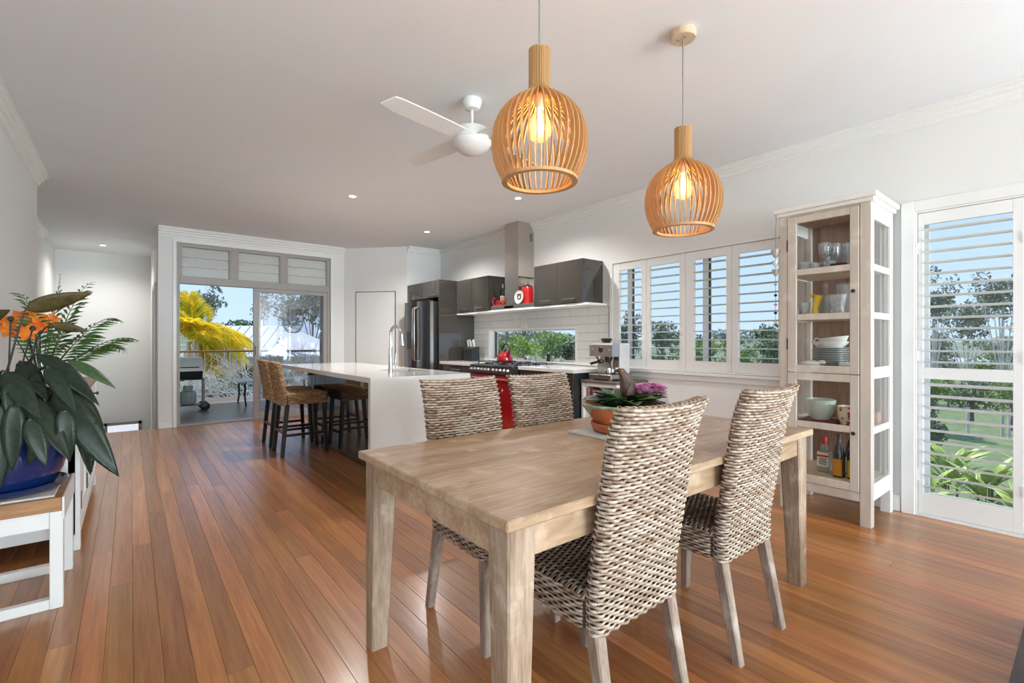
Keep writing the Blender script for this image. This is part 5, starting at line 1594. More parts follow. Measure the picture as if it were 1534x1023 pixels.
# ================================================================== TABLE CENTREPIECE
BX, BY = 1.815, 1.405
mb = MB(); mb.box(1.620, 2.02, 1.255, 1.590, TZ + .0005, TZ + .012, .002)
tag(mb.build('stone_mat', M['frosty']), 'flat pale stone tile under the terracotta bowl', 'mat')
zb = TZ + .0125
sc2 = lathe_thing('plant_saucer', 'round terracotta saucer under the flowering bowl', 'saucer', None, (BX, BY, zb), [(0, 0), (.130, 0), (.150, .010), (.160, .038), (.156, .046), (.148, .044), (.135, .014), (0, .012)], 'terracotta', 48)
pot = thing('flower_bowl', 'ribbed terracotta bowl with dripping green glazed rim', 'bowl', (BX, BY, zb + .0125))
mb = MB(); mb.lathe([(0, 0), (.118, 0), (.124, .008), (.150, .045), (.183, .095), (.198, .120), (.188, .122), (.170, .092), (.11, .03), (0, .03)], n=64, lobes=10, lobe_amp=.018); mb.build('bowl', M['terracotta'], pot, smooth=True, world=False)
# glaze drips on the rim
mb = MB(); n = 96; rings = []
for f in range(4):
    rr = []
    for k in range(n):
        a = 2 * PI * k / n
        lb_ = 1 + .018 * math.cos(10 * a)
        drip = .010 + .030 * max(0, math.sin(5 * a + .8) * .5 + .5) ** 3 + .022 * max(0, math.sin(3 * a + 2.2)) ** 4
        if f == 0: rr.append((.188 * lb_, .1225))
        elif f == 1: rr.append((.2005 * lb_, .123))
        elif f == 2: rr.append((.2035 * lb_, .116))
        else: rr.append(((.2000 - drip * .62) * lb_, .116 - drip))
    rings.append([(r * math.cos(2 * PI * k / n), r * math.sin(2 * PI * k / n), z_) for k, (r, z_) in enumerate(rr)])
vs = [p for r in rings for p in r]; mb.add(vs, [(n * i + k, n * i + (k + 1) % n, n * i + n + (k + 1) % n, n * i + n + k) for i in range(3) for k in range(n)]); mb.build('glazed_rim', M['green_glaze'], pot, smooth=True, world=False)
mb = MB(); mb.lathe([(0, .088), (.165, .088), (.165, .080), (0, .080)], n=40); mb.build('soil', M['soil'], pot, world=False)


def leaf_mesh(name, ln, wd, fold=.25, droop=.25, m=None, nseg=8, tipsharp=1.0, curl=0.0, wave=0.0):
    """leaf along +y from the origin, upper side +z"""
    mb = MB(); P = []
    for i in range(nseg + 1):
        f = i / nseg
        w_ = wd / 2 * (math.sin(PI * f ** .72) ** .82 if 0 < f < 1 else 0) * (1 - .15 * f) + .0012
        y = ln * (f - .10 * droop * f * f); z = -ln * droop * f * f
        row = []
        for q in (-1, -.5, 0, .5, 1):
            row.append((w_ * q, y, z + abs(q) * w_ * fold + curl * (q * q) * w_ + wave * wd * math.sin(7 * f + q * 2)))
        P.append(row)
    mb.grid(P)
    n0 = len(mb.v)
    mb.add([(p[0], p[1], p[2] - .0012) for p in mb.v[:n0]], [])
    fs = list(mb.f)
    for f in fs: mb.f.append(tuple(i + n0 for i in f[::-1]))
    ed = [(i * 5, (i + 1) * 5) for i in range(nseg)] + [((i + 1) * 5 + 4, i * 5 + 4) for i in range(nseg)] + [(nseg * 5 + j, nseg * 5 + j + 1) for j in range(4)] + [(j + 1, j) for j in range(4)]
    for a, b in ed: mb.f.append((a, b, b + n0, a + n0))
    return mb.mesh(name, m, 'all')


def place_leaf(me, parent, base, tip, roll=0.0, scale=None, name='leaf', ref=1.0, up=(0, 0, 1), loc_offset=(0, 0, 0)):
    """orient a leaf mesh so that it runs from base towards tip (parent-local coordinates)"""
    b = Vector(base); t = Vector(tip); y = (t - b); ln = y.length; y.normalize()
    u = Vector(up); z = (u - y * u.dot(y))
    if z.length < 1e-4: z = Vector((1, 0, 0))
    z.normalize(); x = y.cross(z); R = Matrix((x, y, z)).transposed() @ Matrix.Rotation(roll, 3, 'Y')
    o = bpy.data.objects.new(name, me); C.objects.link(o); o.parent = parent
    s_ = ln / ref
    o.matrix_local = Matrix.Translation(b) @ R.to_4x4() @ Matrix.Scale(s_, 4)
    return o


gl_leaf = leaf_mesh('small_leaf', 1.0, .62, .18, .30, M['leaf_mid'], 8); gl_leaf2 = leaf_mesh('small_leaf', 1.0, .55, .15, .25, M['leaf_dark'], 8)
fp = thing('african_violet', 'low green plant with pink blossoms growing in the terracotta bowl', 'plant', (BX, BY, zb + .0125 + .0885))
rr = random.Random(5)
for k in range(26):
    a = 2 * PI * k / 26 + rr.uniform(-.2, .2); r0 = rr.uniform(.01, .05); r1 = rr.uniform(.13, .235)
    h1 = rr.uniform(.045, .095) if r1 < .19 else rr.uniform(.04, .07)
    place_leaf(gl_leaf if k % 3 else gl_leaf2, fp, (r0 * math.cos(a), r0 * math.sin(a), .01 + rr.uniform(0, .03)), (r1 * math.cos(a), r1 * math.sin(a), h1 + .035), rr.uniform(-.4, .4))
# blossoms
for k in range(26):
    f_ = k / 25; bx_, by_ = .065 + .085 * f_ * .78 + rr.uniform(-.022, .022), -.050 - .085 * f_ * .63 + rr.uniform(-.022, .022); bz = .078 + rr.uniform(0, .034)
    s_ = MB()
    for lay, (R_, dz_) in enumerate(((.024, 0), (.015, .006))):
        for p_ in range(6):
            a = 2 * PI * p_ / 6 + rr.uniform(0, .5)
            c0 = (bx_ + R_ * .55 * math.cos(a), by_ + R_ * .55 * math.sin(a), bz + .004 + dz_)
            ring = [(c0[0] + R_ * .55 * math.cos(q), c0[1] + R_ * .55 * math.sin(q), c0[2] + .010 * math.cos(q - a)) for q in [2 * PI * i / 7 for i in range(7)]]
            s_.add([(c0[0], c0[1], c0[2] - .005)] + ring, [(0, 1 + i, 1 + (i + 1) % 7) for i in range(7)])
    s_.build('blossom', M['pink'], fp, world=False, smooth=True)
    s_ = MB(); s_.tube([(bx_ * .55, by_ * .55, .012), (bx_ * .9, by_ * .9, bz * .6), (bx_, by_, bz)], .0016, 5); s_.build('flower_stalk', M['leaf_mid'], fp, world=False)
# ceramic bird
bd = thing('ceramic_bird', 'brown ceramic bird perched among the leaves of the flower bowl', 'figurine', (1.855, 1.440, zb + .0125 + .0885))
mb = MB()
path = [(.030, 0, .030), (.026, 0, .055), (.018, 0, .085), (.008, 0, .115), (-.002, 0, .140), (-.014, 0, .158), (-.026, 0, .164)]
mb.tube([(a, b, c) for a, b, c in path], [.020, .036, .038, .029, .020, .0165, .008], 16); mb.tube([(.03, 0, .03), (.03, 0, 0)], [.02, .024], 12); bo = mb.build('body', M['brown_bird'], bd, smooth=True, world=False)
mb = MB(); mb.tube([(-.024, 0, .164), (-.042, 0, .158), (-.054, 0, .150)], [.008, .004, .001], 8); mb.build('beak', M['black'], bd, smooth=True, world=False)
mb = MB(); mb.hexa([(.02, -.02, .03), (.045, -.016, .025), (.045, .016, .025), (.02, .02, .03)], [(.075, -.012, .0), (.082, -.010, .004), (.082, .010, .004), (.075, .012, .0)]); mb.build('tail', M['brown_bird'], bd, world=False)
for sg in (-1, 1):
    mb = MB(); mb.lathe([(0, 0), (.0035, .001), (0, .003)], c=(0, 0, 0), n=8); o = mb.build('eye', M['amber'], bd, world=False); o.location = (-.014, sg * .0155, .160); o.rotation_euler = (sg * -PI / 2, 0, 0)
    mb = MB(); mb.lathe([(0, -.045), (.018, -.03), (.024, 0), (.016, .03), (0, .04)], n=12); w_ = mb.build('wing', M['brown_bird'], bd, smooth=True, world=False); w_.scale = (.9, .35, 1); w_.location = (.022, sg * .034, .078); w_.rotation_euler = (0, .25, 0)
bd.rotation_euler = (0, 0, math.radians(-35)); bd.scale = (1.08, 1.08, 1.12)

# ================================================================== LEFT SIDE: bench, sideboard, plants
SY_, CY_ = math.sin(YAW), math.cos(YAW)


def P(px, py, Z):
    """point at depth Z in front of the surveyed station, by bearing and elevation"""
    u = (px - 767.0) / 710.0; v = (py - 511.5) / 710.0
    return Vector((Z * (SY_ + u * CY_), Z * (CY_ - u * SY_), 1.2 - v * Z))


BXR, BXL, BY0, BY1, BZ = -.236, -.672, 2.945, 3.445, .496
bn = thing('plant_bench', 'low bench with oiled timber top on white metal frame legs', 'bench', ((BXR + BXL) / 2, (BY0 + BY1) / 2, 0))
mb = MB(); mb.box(BXL, BXR - .004, BY0, BY1, BZ - .060, BZ, .003); mb.build('top', M['wood_top'], bn)
for a_, b_ in ((BY0 + .012, BY0 + .03), (BY1 - .03, BY1 - .012)):
    mb = MB(); mb.box(BXL, BXR - .01, a_, b_, BZ - .135, BZ - .0605); mb.build('apron', M['white_metal'], bn)
for y0 in (BY0, BY1 - .045):
    mb = MB(); mb.box(BXR - .045, BXR, y0, y0 + .045, 0, BZ - .0605, .002); mb.build('leg', M['white_metal'], bn)
    mb = MB(); mb.box(BXL, BXL + .045, y0, y0 + .045, 0, BZ - .0605, .002); mb.build('leg', M['white_metal'], bn)
    mb = MB(); mb.box(BXL + .045, BXR - .045, y0 + .004, y0 + .041, .0, .045, .002); mb.build('foot_rail', M['white_metal'], bn)
mb = MB(); mb.box(BXR - .004, BXR + .004, BY0, BY1, BZ - .10, BZ + .001, .001); mb.build('end_strip', M['white_metal'], bn)
mb = MB(); mb.box(BXL + .01, BXR - .03, BY0 + .02, BY1 - .05, BZ + .0015, BZ + .011, .002); tag(mb.build('stone_mat', M['frosty']), 'flat pale tile lying on the bench under the blue pot', 'mat')
PX, PY = -.445, 3.178
z = BZ + .0115
lathe_thing('pot_saucer', 'blue glazed saucer under the large blue plant pot', 'saucer', None, (PX, PY, z), [(0, 0), (.165, 0), (.200, .014), (.212, .032), (.206, .036), (.180, .016), (0, .012)], 'blue_cer', 48)
bp = thing('plant_pot', 'large rounded blue glazed plant pot', 'pot', (PX, PY, z + .0125))
mb = MB(); mb.lathe([(0, 0), (.150, 0), (.165, .012), (.195, .080), (.210, .150), (.206, .210), (.196, .238), (.206, .246), (.204, .256), (.190, .256), (.182, .23), (0, .225)], n=56); mb.build('vessel', M['blue_cer'], bp, smooth=True, world=False)
mb = MB(); mb.lathe([(0, .232), (.180, .232), (.180, .227), (0, .227)], n=32); mb.build('soil', M['soil'], bp, world=False)

plant = thing('philodendron', 'large philodendron with long glossy dark leaves in the blue pot', 'plant', (PX, PY, z + .0125 + .2325))
PB = Vector(plant.location)
big_dark = [leaf_mesh('leaf_blade', 1.0, w_, .16, d_, M['leaf_dark'], 12, wave=.02) for w_, d_ in ((.27, .18), (.33, .28), (.24, .12))]
big_olive = leaf_mesh('leaf_blade', 1.0, .34, .10, .05, M['leaf_olive'], 12, wave=.012)
big_mid = leaf_mesh('leaf_blade', 1.0, .34, .14, .12, M['leaf_mid'], 12, wave=.012)
camv = Vector((0, 0, 1.2))
LV = [  # base px, tip px, depth at base, depth at tip, mesh, facing mix
    ((38, 464), (139, 437), 2.25, 2.40, big_olive, .55), ((-40, 486), (18, 462), 2.2, 2.2, big_olive, .5), ((76, 486), (134, 496), 2.40, 2.50, big_olive, .6),
    ((100, 540), (179, 577), 2.28, 2.38, big_mid, .25), ((58, 530), (157, 597), 2.2, 2.25, big_dark[0], .35), ((84, 582), (175, 713), 2.18, 2.18, big_dark[0], .7),
    ((38, 592), (109, 684), 2.08, 2.06, big_dark[0], .8), ((8, 556), (54, 614), 2.05, 1.98, big_dark[1], .8), ((14, 572), (30, 642), 2.02, 1.98, big_dark[1], .9),
    ((70, 548), (112, 612), 2.14, 2.10, big_dark[0], .8), ((106, 578), (163, 662), 2.26, 2.28, big_dark[2], .5), ((44, 626), (66, 696), 2.02, 1.98, big_dark[1], .9),
    ((96, 612), (103, 692), 2.12, 2.08, big_dark[1], .8), ((-6, 600), (0, 742), 1.98, 1.94, big_dark[0], .9), ((22, 604), (14, 710), 2.0, 1.96, big_dark[0], .9),
    ((120, 592), (140, 714), 2.30, 2.30, big_dark[2], .5), ((84, 606), (92, 672), 2.2, 2.16, big_dark[1], .8), ((60, 600), (84, 668), 2.2, 2.18, big_dark[1], .8),
    ((-30, 540), (-20, 640), 2.0, 1.95, big_dark[1], .8), ((30, 540), (70, 590), 2.2, 2.15, big_dark[1], .4), ((112, 600), (150, 640), 2.34, 2.40, big_dark[0], .4),
    ((40, 560), (20, 620), 2.2, 2.1, big_dark[0], .7), ((90, 570), (128, 640), 2.25, 2.22, big_dark[0], .7), ((-10, 500), (-60, 520), 2.2, 2.1, big_dark[1], .4), ((60, 640), (44, 700), 2.1, 2.05, big_dark[1], .9),
]
rr = random.Random(3)
for k in range(12):
    bx_ = rr.uniform(-60, 95); by_ = rr.uniform(560, 640); zz = rr.uniform(2.2, 2.45)
    LV.append(((bx_, by_), (bx_ + rr.uniform(-25, 40), by_ + rr.uniform(40, 75)), zz, zz + rr.uniform(-.08, .08), big_dark[k % 3], rr.uniform(.4, .9)))
for k, (b_, t_, zb_, zt_, me, mix) in enumerate(LV):
    B = P(b_[0], b_[1], zb_); T = P(t_[0], t_[1], zt_)
    tc = (camv - B).normalized(); up = tc * mix + Vector((0, 0, 1)) * (1 - mix)
    if me is big_olive: up = Vector((0, 0, 1)) * .35 - tc * .75      # undersides show
    lf = place_leaf(me, plant, B - PB, T - PB, rr.uniform(-.25, .25), up=up)
    root = Vector((rr.uniform(-.05, .05), rr.uniform(-.05, .05), 0)); e = B - PB
    mid = root.lerp(e, .55) + Vector((0, 0, .05 + .12 * rr.random()))
    s_ = MB(); s_.tube([root, root.lerp(mid, .5) + Vector((0, 0, .05)), mid, mid.lerp(e, .55) + Vector((0, 0, .012)), e], [.0055, .005, .0045, .004, .003], 6); s_.build('leaf_stalk', M['stem'], plant, smooth=True, world=False)
for k, (bx_, by_) in enumerate(((16, 478), (49, 492))):
    e = P(bx_, by_, 2.15) - PB; s_ = MB(); s_.tube([(0, 0, 0), (e.x * .5, e.y * .5, e.z * .6), tuple(e)], .003, 6); s_.lathe([(0, -.012), (.010, -.006), (.012, .002), (.007, .011), (0, .013)], c=tuple(e), n=12); s_.build('bud_stalk', M['stem'], plant, smooth=True, world=False)

# sideboard along the left wall
SX1, SX0, SY0, SY1, SZ = -.224, -.672, 3.690, 5.320, .905
sb = thing('sideboard', 'long white sideboard with timber top and black hinges', 'sideboard', ((SX0 + SX1) / 2, (SY0 + SY1) / 2, 0))
mb = MB(); mb.box(SX0, SX1 - .02, SY0, SY1, .09, SZ - .026, .002); mb.build('body', M['white_metal'], sb)
for y0 in (SY0, SY1 - .06):
    for x0 in (SX0, SX1 - .055): mb = MB(); mb.box(x0, x0 + .055, y0, y0 + .06, 0, SZ - .026, .003); mb.build('leg', M['white_metal'], sb)
mb = MB(); mb.box(SX1 - .02, SX1, SY0 + .06, SY1 - .06, .09, .165, .002); mb.build('bottom_rail', M['white_metal'], sb)
mb = MB(); mb.box(SX0 - .005, SX1 + .012, SY0 - .015, SY1 + .015, SZ - .0255, SZ, .003); mb.build('top', M['redwood'], sb)
nd = 3; st = (SY1 - SY0 - .12) / nd
for k in range(nd):
    a, b_ = SY0 + .06 + k * st + .003, SY0 + .06 + (k + 1) * st - .003
    mb = MB(); mb.box(SX1 - .020, SX1 - .004, a, a + .05, .168, .690, .002); mb.box(SX1 - .020, SX1 - .004, b_ - .05, b_, .168, .690, .002); mb.box(SX1 - .020, SX1 - .004, a + .05, b_ - .05, .64, .690, .002); mb.box(SX1 - .020, SX1 - .004, a + .05, b_ - .05, .168, .218, .002); mb.box(SX1 - .019, SX1 - .012, a + .05, b_ - .05, .218, .64)
    dr = mb.build('door', M['white_metal'], sb)
    for hz in (.27, .58): h_ = MB(); h_.box(SX1 - .004, SX1 + .003, a - .004, a + .014, hz - .05, hz + .05); h_.build('hinge', M['black_metal'], dr)
    h_ = MB(); h_.lathe([(0, .030), (.011, .028), (.014, .020), (.006, .010), (.006, -.004), (0, -.004)], c=(SX1, b_ - .028, .43), n=14, axis='x'); h_.build('knob', M['black_metal'], dr, smooth=True)
    mb = MB(); mb.box(SX1 - .020, SX1 - .004, a, b_, .700, SZ - .032, .002); dw = mb.build('drawer', M['white_metal'], sb)
    h_ = MB(); h_.lathe([(0, .030), (.011, .028), (.014, .020), (.006, .010), (.006, -.004), (0, -.004)], c=(SX1, (a + b_) / 2, .79), n=14, axis='x'); h_.build('knob', M['black_metal'], dw, smooth=True)
# vase of palm fronds and orange flowers on the sideboard
VZ = SZ + .0005
vs_ = lathe_thing('glass_vase', 'clear glass vase on the white sideboard behind the philodendron', 'vase', None, (-.43, 4.10, VZ), [(0, 0), (.055, 0), (.060, .01), (.062, .12), (.045, .20), (.052, .235), (.049, .235), (.042, .20), (.058, .12), (.055, .014), (0, .012)], 'crystal', 28)
VB = Vector((-.43, 4.10, VZ + .013))


def frond_mesh(path, ll, npair, m, wid=.16):
    """arching rachis with paired leaflets"""
    mb = MB(); pts = [Vector(p) for p in path]
    mb.tube(pts, [.0035 * (1 - .7 * i / (len(pts) - 1)) for i in range(len(pts))], 5)
    cum = [0]
    for i in range(1, len(pts)): cum.append(cum[-1] + (pts[i] - pts[i - 1]).length)
    for k in range(npair):
        f = .38 + .62 * k / (npair - 1); d = cum[-1] * min(f, .999)
        j = max(q for q in range(len(cum)) if cum[q] <= d); j = min(j, len(pts) - 2)
        t = (d - cum[j]) / (cum[j + 1] - cum[j]); c0 = pts[j].lerp(pts[j + 1], t); tg = (pts[j + 1] - pts[j]).normalized()
        sd = tg.cross(Vector((0, 0, 1)));
        if sd.length < .05: sd = Vector((1, 0, 0))
        sd.normalize()
        L_ = ll * math.sin(PI * (.22 + .74 * (f - .38) / .62)) + .01
        for sg in (-1, 1):
            dr = (sd * sg * .85 + tg * .6 + Vector((0, 0, -.22))).normalized(); up = dr.cross(tg).normalized()
            w_ = L_ * wid / 2; wv = dr.cross(up).normalized()
            a = c0; b = c0 + dr * L_ * .45; e = c0 + dr * L_ + Vector((0, 0, -.12 * L_))
            mb.add([a, b + wv * w_ + Vector((0, 0, .002)), b - wv * w_ + Vector((0, 0, .002)), e], [(0, 1, 3, 2)])
    return mb


bouquet = thing('palm_bouquet', 'bouquet of green palm fronds with orange blooms in the glass vase', 'bouquet', tuple(VB))
for k, (tx, ty, zz, hx_, hy_) in enumerate(((20, 440, 2.85, 55, 430), (138, 423, 3.0, 112, 428), (182, 482, 3.0, 150, 452), (206, 510, 2.95, 165, 488), (185, 527, 2.9, 160, 492), (90, 412, 3.0, 88, 440), (150, 505, 2.8, 125, 480), (130, 452, 3.1, 108, 450), (40, 470, 2.7, 60, 450))):
    e = P(tx, ty, zz) - VB; hh = P(hx_, hy_, zz) - VB
    path = []
    for i in range(11):
        t = i / 10; path.append(Vector((0, 0, 0)) * (1 - t) ** 2 + hh * 2 * t * (1 - t) + e * t * t)
    fm = frond_mesh(path, .125, 15, M['frond']); fm.build('palm_frond', M['frond'], bouquet, world=False, recalc=False)
for k, (bx_, by_, zz) in enumerate(((14, 494, 2.75), (30, 476, 2.80), (48, 474, 2.78), (60, 486, 2.75), (40, 498, 2.70), (75, 480, 2.85), (8, 485, 2.8))):
    c0 = P(bx_, by_, zz) - VB; s_ = MB()
    fwd = (camv - (c0 + VB)).normalized(); sx_ = fwd.cross(Vector((0, 0, 1))).normalized(); sz_ = sx_.cross(fwd)
    for p_ in range(6):
        a = 2 * PI * p_ / 6 + k; d1 = sx_ * math.cos(a) + sz_ * math.sin(a); d2 = sx_ * -math.sin(a) + sz_ * math.cos(a); R_ = .052
        s_.add([c0, c0 + d1 * R_ * .6 + d2 * R_ * .32 + fwd * .018, c0 + d1 * R_ + fwd * .006, c0 + d1 * R_ * .6 - d2 * R_ * .32 + fwd * .018], [(0, 1, 2, 3)])
    s_.build('orange_bloom', M['orange'], bouquet, world=False, recalc=False)
    s_ = MB(); s_.tube([c0, c0 * .6 + Vector((0, 0, .03)), Vector((0, 0, .02))], .003, 5); s_.build('bloom_stalk', M['stem'], bouquet, world=False)

# corner of a grey upholstered seat beside the camera
q0 = P(1511, 1030, 1.642); q0.z = 0
gs = thing('grey_ottoman', 'grey upholstered seat whose sloping corner shows at the shutter-door side', 'ottoman', (q0.x + .28, q0.y - .26, 0))
mb = MB()
c0 = Vector((q0.x, q0.y, .0)); t0 = P(1541, 918, 1.49)
dx, dy = .62, -.62
b4 = [(c0.x, c0.y, .02), (c0.x + dx, c0.y, .02), (c0.x + dx, c0.y + dy, .02), (c0.x, c0.y + dy, .02)]
t4 = [(t0.x, t0.y, t0.z), (t0.x + dx, t0.y, t0.z), (t0.x + dx, t0.y + dy, t0.z), (t0.x, t0.y + dy, t0.z)]
mb.hexa(b4, t4); mb.build('cushion', M['grey_fabric'], gs)
for sx in (.05, dx - .05):
    for sy in (-.05, dy + .05): mb = MB(); mb.box(c0.x + sx - .015, c0.x + sx + .015, c0.y + sy - .015, c0.y + sy + .015, 0, .02); mb.build('foot', M['black_wood'], gs)

# ================================================================== OUTSIDE
# ground, garden terrace
mb = MB(); mb.box(-60, 120, -40, 140, -3.2, -3.0); struct(mb.build('ground', M['grass']), 'grassy ground falling away below the house')
mb = MB(); mb.box(XR + .34, 15.0, -14, 9.0, -3.0, -.95); struct(mb.build('garden_terrace', M['grass']), 'raised lawn beside the garden door')
mb = MB(); mb.box(XR + WT + .005, XR + 1.1, -3.0, 2.6, -.94, -.09); struct(mb.build('garden_path', M['path']), 'pale concrete path outside the garden door')
mb = MB(); mb.box(-14, .40, 11.40, 60, -2.999, -2.93); struct(mb.build('reflection_slab', M['path']), 'pale slab imitating the bright reflection in the stair window')  # pale sheet standing in for a bright reflection in the low window
# unseen eave added to keep sun off the right wall; deck roof
mb = MB(); mb.box(XR + WT, XR + 1.3, YF, 8.2, 2.60, 2.70); struct(mb.build('sun_shade_eave', M['trim']), 'added eave out of view that shades the right wall')
mb = MB(); mb.box(.445, 4.9, YB + WT + .002, 12.5, 2.62, 2.74); struct(mb.build('deck_roof', M['ceiling']), 'white lining of the deck roof')
# deck of individual boards
mb = MB(); mb.box(.445, 4.6, YB + WT + .002, 12.1, -.30, -.045); deck = struct(mb.build('deck', M['black_wood']), 'dark stained timber deck')
y = YB + WT + .003
while y < 12.08:
    mb = MB(); mb.box(.446, 4.59, y, min(y + .136, 12.1), -.0445, -.020, .002); mb.build('deck_board', M['deck'], deck); y += .140
bal = thing('balustrade', 'deck balustrade with red timber handrail and pale thin uprights', 'balustrade', (2.4, 12.0, -.02))
mb = MB(); mb.box(.45, 2.52, 11.965, 12.035, .965, 1.005, .004); mb.build('handrail', M['rail_wood'], bal)
mb = MB(); mb.box(2.52, 4.58, 11.965, 12.035, .950, 1.000, .004); mb.build('dark_handrail', M['black_metal'], bal)
mb = MB(); mb.box(.45, 4.58, 11.985, 12.015, .05, .08); mb.build('bottom_rail', M['galv'], bal)
bm_ = None
for k in range(34):
    xx = .52 + k * .12
    if bm_ is None:
        mb = MB(); mb.tube([(0, 0, .08), (0, 0, .965)], .006, 6); bm_ = mb.mesh('upright', M['galv'])
    o = bpy.data.objects.new('upright', bm_); C.objects.link(o); o.parent = bal; o.location = (xx - 2.4, 0, .02)
for xx in (.50, 2.50): mb = MB(); mb.box(xx - .03, xx + .03, 11.97, 12.03, -.02, .965); mb.build('post', M['galv'], bal)
mb = MB(); mb.box(3.60, 3.69, 11.86, 11.95, -.02, 2.62); tag(mb.build('deck_post', M['black_metal']), 'dark square post carrying the deck roof', 'post')
# barbecue
bq = thing('barbecue', 'small silver-lidded gas barbecue on a wheeled trolley', 'barbecue', (.80, 10.10, -.02))
mb = MB(); n = 12; prof = [(-.17 + .0, .70)] + [(-.17 * math.cos(PI * i / n), .74 + .20 * math.sin(PI * i / n) ** .8) for i in range(n + 1)] + [(.17, .70)]
mb.prism([(a, b) for a, b in prof], -.20, .20, 'x'); lid = mb.build('lid', M['bbq_lid'], bq, smooth=True, world=False)
mb = MB(); mb.tube([(-.14, -.175, .77), (-.14, -.205, .77), (.14, -.205, .77), (.14, -.175, .77)], .009, 8); mb.build('handle', M['black'], lid, smooth=True, world=False)
mb = MB(); mb.prism([(-.17, .70), (.17, .70), (.12, .56), (-.12, .56)], -.20, .20, 'x'); fb_ = mb.build('firebox', M['black_metal'], bq, world=False)
mb = MB(); mb.box(-.24, .24, -.15, .15, .545, .5595); mb.build('shelf', M['black_metal'], bq, world=False)
for sx in (-.21, .22):
    for sy in (-.12, .12): mb = MB(); mb.tube([(sx, sy, .545), (sx, sy, .05)], .012, 8); mb.build('trolley_leg', M['alu'], bq, world=False)
mb = MB(); mb.box(-.22, .23, -.13, .13, .095, .11); mb.build('trolley_tray', M['black_metal'], bq, world=False)
for sy in (-.14, .14): mb = MB(); mb.lathe([(0, -.018), (.06, -.018), (.075, -.01), (.075, .01), (.06, .018), (0, .018)], c=(.235, sy, .075), n=24, axis='y'); mb.build('wheel', M['black'], bq, smooth=True, world=False)
for sy in (-.12, .12): mb = MB(); mb.tube([(-.21, sy, .05), (-.21, sy, 0)], .018, 8); mb.build('foot', M['black'], bq, world=False)
gc = thing('gas_bottle', 'grey-green gas bottle standing on the barbecue trolley', 'gas bottle', (.79, 10.06, .0905))
mb = MB(); mb.lathe([(0, 0), (.085, 0), (.09, .01), (.118, .03), (.128, .07), (.128, .18), (.115, .225), (.08, .25), (.03, .262), (0, .262)], n=32); mb.build('body', M['gas'], gc, smooth=True, world=False)
mb = MB(); mb.lathe([(.075, .245), (.075, .33), (.071, .33), (.071, .245)], n=24, closed=True); mb.build('collar', M['gas'], gc, smooth=True, world=False)
mb = MB(); mb.lathe([(0, .26), (.016, .26), (.016, .31), (.03, .315), (.03, .33), (0, .335)], n=14); mb.build('valve', M['steel'], gc, smooth=True, world=False)
# low slatted bench
ob = thing('garden_bench', 'low slatted deck bench on curved black cast legs', 'bench', (2.3, 10.5, -.02))
for k in range(7):
    mb = MB(); y0 = 10.10 + k * .125; mb.box(1.58, 3.05, y0, y0 + .112, .420, .445, .003); mb.build('slat', M['galv'], ob)
for xx in (1.70, 2.95):
    mb = MB(); mb.bar((xx, 10.10, .405), (xx, 10.97, .405), .030, .028); ft = mb.build('cast_leg', M['black_metal'], ob)
    for sg, yy in ((-1, 10.15), (1, 10.90)):
        mb = MB(); mb.tube([(xx, yy + .10 * -sg, .40), (xx, yy + .02 * -sg, .30), (xx, yy + .09 * -sg, .18), (xx, yy + .0, .05), (xx, yy + .05 * sg, -.005)], [.022, .020, .017, .016, .020], 8); mb.build('leg_scroll', M['black_metal'], ft, smooth=True)
# rattan lantern hanging over the deck
ln_ = thing('deck_lantern', 'rattan cage lantern hanging over the deck', 'lantern', (2.44, 9.75, 2.62))
mb = MB(); mb.lathe([(0, 0), (.06, 0), (.055, -.025), (0, -.03)], n=20); mb.build('ceiling_cap', M['alu'], ln_, smooth=True, world=False)
mb = MB(); mb.tube([(0, 0, -.02), (0, 0, -.78)], .004, 6); mb.build('cord', M['cord'], ln_, world=False)
prof = [(.05, -.70), (.12, -.74), (.18, -.86), (.185, -.98), (.18, -1.10), (.12, -1.22), (.07, -1.25)]
for k in range(20):
    a = 2 * PI * k / 20; mb = MB(); mb.tube([(r * math.cos(a), r * math.sin(a), zz) for r, zz in prof], .0045, 5); mb.build('cane', M['shell'], ln_, world=False)
for r, zz in ((.05, -.70), (.18, -.86), (.18, -1.10), (.07, -1.25)):
    mb = MB(); mb.tube([(r * math.cos(2 * PI * i / 28), r * math.sin(2 * PI * i / 28), zz) for i in range(28)], .006, 6, closed=True); mb.build('hoop', M['shell'], ln_, world=False)
mb = MB(); mb.lathe([(0, -.78), (.045, -.78), (.05, -.80), (.05, -1.0), (0, -1.0)], n=20); mb.build('lamp_tube', M['white_cer'], ln_, smooth=True, world=False)
# neighbour's house
hp = P(412, 512, 25)
nh = thing('neighbour_house', 'pale metal roofed house beyond the deck', 'house', (hp.x, hp.y, -3.0), -YAW + math.radians(8))
def rel(mb, name, m, par=nh): return mb.build(name, m, par, world=False)
mb = MB(); mb.box(-2.6, 3.0, -2.6, 2.6, 0, 3.5); rel(mb, 'wall', M['house_wall'])
mb = MB(); mb.hexa([(-3.1, -3.1, 3.5), (3.4, -3.1, 3.5), (3.4, 0, 3.5), (-3.1, 0, 3.5)], [(-2.6, -.1, 5.0), (.6, -.1, 5.0), (.6, 0, 5.02), (-2.6, 0, 5.02)]); rf = rel(mb, 'roof', M['roof_metal'])
mb = MB(); mb.hexa([(-3.1, 0, 3.5), (3.4, 0, 3.5), (3.4, 3.1, 3.5), (-3.1, 3.1, 3.5)], [(-2.6, 0, 5.02), (.6, 0, 5.02), (.6, .1, 5.0), (-2.6, .1, 5.0)]); rel(mb, 'roof', M['roof_metal'])
